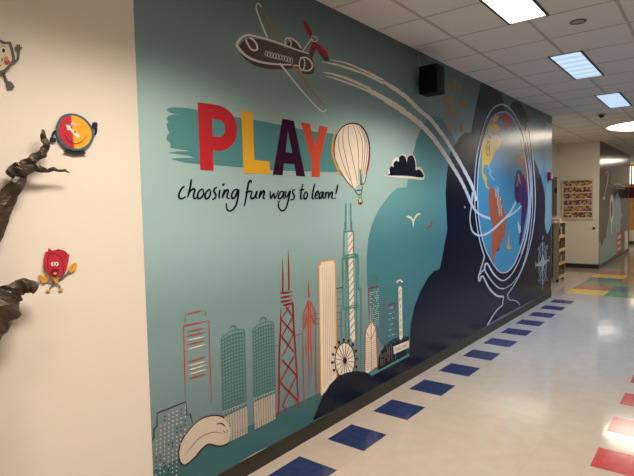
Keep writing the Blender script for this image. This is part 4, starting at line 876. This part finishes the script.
cutpart('leaf', t2, lambda a_: (a_.fill(c2_((359, 178), (372, 205), (352, 245), (318, 257), (304, 238), (320, 205)), C_GLD, 3), a_.stroke(c2_((356, 184), (335, 220), (312, 250)), .4, C_DRD)), .008)
cutpart('collar', t2, lambda a_: a_.fill(c2_((155, 290), (190, 296), (205, 292), (240, 296), (222, 310), (218, 340), (205, 350), (195, 325), (180, 308)), C_GLD), .009)
cutpart('leg', t2, lambda a_: (a_.stroke(c2_((203, 345), (172, 365), (156, 395)), .9, C_GRY, 5), a_.fill(c2_((128, 400), (150, 390), (166, 396), (160, 407), (135, 410)), C_GLD, 3)), .006)
cutpart('leg', t2, lambda a_: (a_.stroke(c2_((203, 345), (232, 360), (242, 385)), .9, C_GRY, 5), a_.fill(c2_((228, 392), (245, 382), (264, 392), (255, 403), (235, 403)), C_GLD, 3)), .006)
# shield shaped mirror figure
c3_ = Crop(0, 30, 6.8)
sh = [(-8, 62), (35, 80), (72, 78), (86, 112), (102, 180), (102, 215), (72, 252), (36, 286), (-8, 302), (-52, 286), (-90, 252), (-118, 215), (-118, 180), (-102, 112), (-88, 78), (-50, 80)]
t3 = empty('mirror_cutout', at(5, 84), 'grey rimmed shield shaped figure cutout waving, cut by the left edge of the photo', 'wall cutout')
cutpart('rim', t3, lambda a_: a_.fill(c3_(*sh), C_GRY), .016, .008)
cutpart('face_panel', t3, lambda a_: a_.fill(c3_(*[(-8+(x+8)*.80, 180+(y-180)*.82) for x, y in sh]), C_CRM), .0164, .0004)
def f3(a_):
    for x_ in (22, -38): a_.fill(ellipse(*c3_((x_, 136))[0], 2.4, 3.3, 16), C_WHT); a_.fill(ellipse(*c3_((x_+2, 140))[0], 1.7, 2.2, 14), C_BLK); a_.stroke(c3_((x_-14, 116), (x_, 108), (x_+16, 116)), .5, C_GRY, 4)
    a_.fill(ellipse(*c3_((42, 192))[0], 2.3, 2.0, 12), C_ORG); a_.fill(c3_((28, 208), (45, 212), (62, 205), (68, 218), (52, 236), (35, 228)), cm('crimson', (.42, .03, .04)), 3)
    a_.stroke(c3_((10, 190), (18, 205), (10, 215)), .6, C_GRY, 4); a_.stroke(c3_((-20, 235), (0, 245), (12, 232)), .6, C_DRD, 4)
cutpart('face', t3, f3, .0174, .0003)
def arm3(a_):
    a_.stroke(c3_((98, 215), (124, 194), (130, 140)), 2.0, C_GRY, 5, taper=[2.6, 2.0, 1.6]); a_.fill(c3_((116, 132), (102, 118), (108, 112), (116, 116), (112, 100), (119, 97), (124, 110), (130, 95), (137, 98), (136, 112), (148, 112), (150, 122), (138, 136), (136, 146), (120, 146)), C_GRY)
cutpart('arm', t3, arm3, .010)
cutpart('leg', t3, lambda a_: (a_.stroke(c3_((24, 290), (38, 325), (50, 355)), 1.9, C_GRY, 4), a_.fill(c3_((48, 352), (72, 350), (98, 382), (92, 396), (62, 403), (48, 385)), C_GRY, 3)), .008)
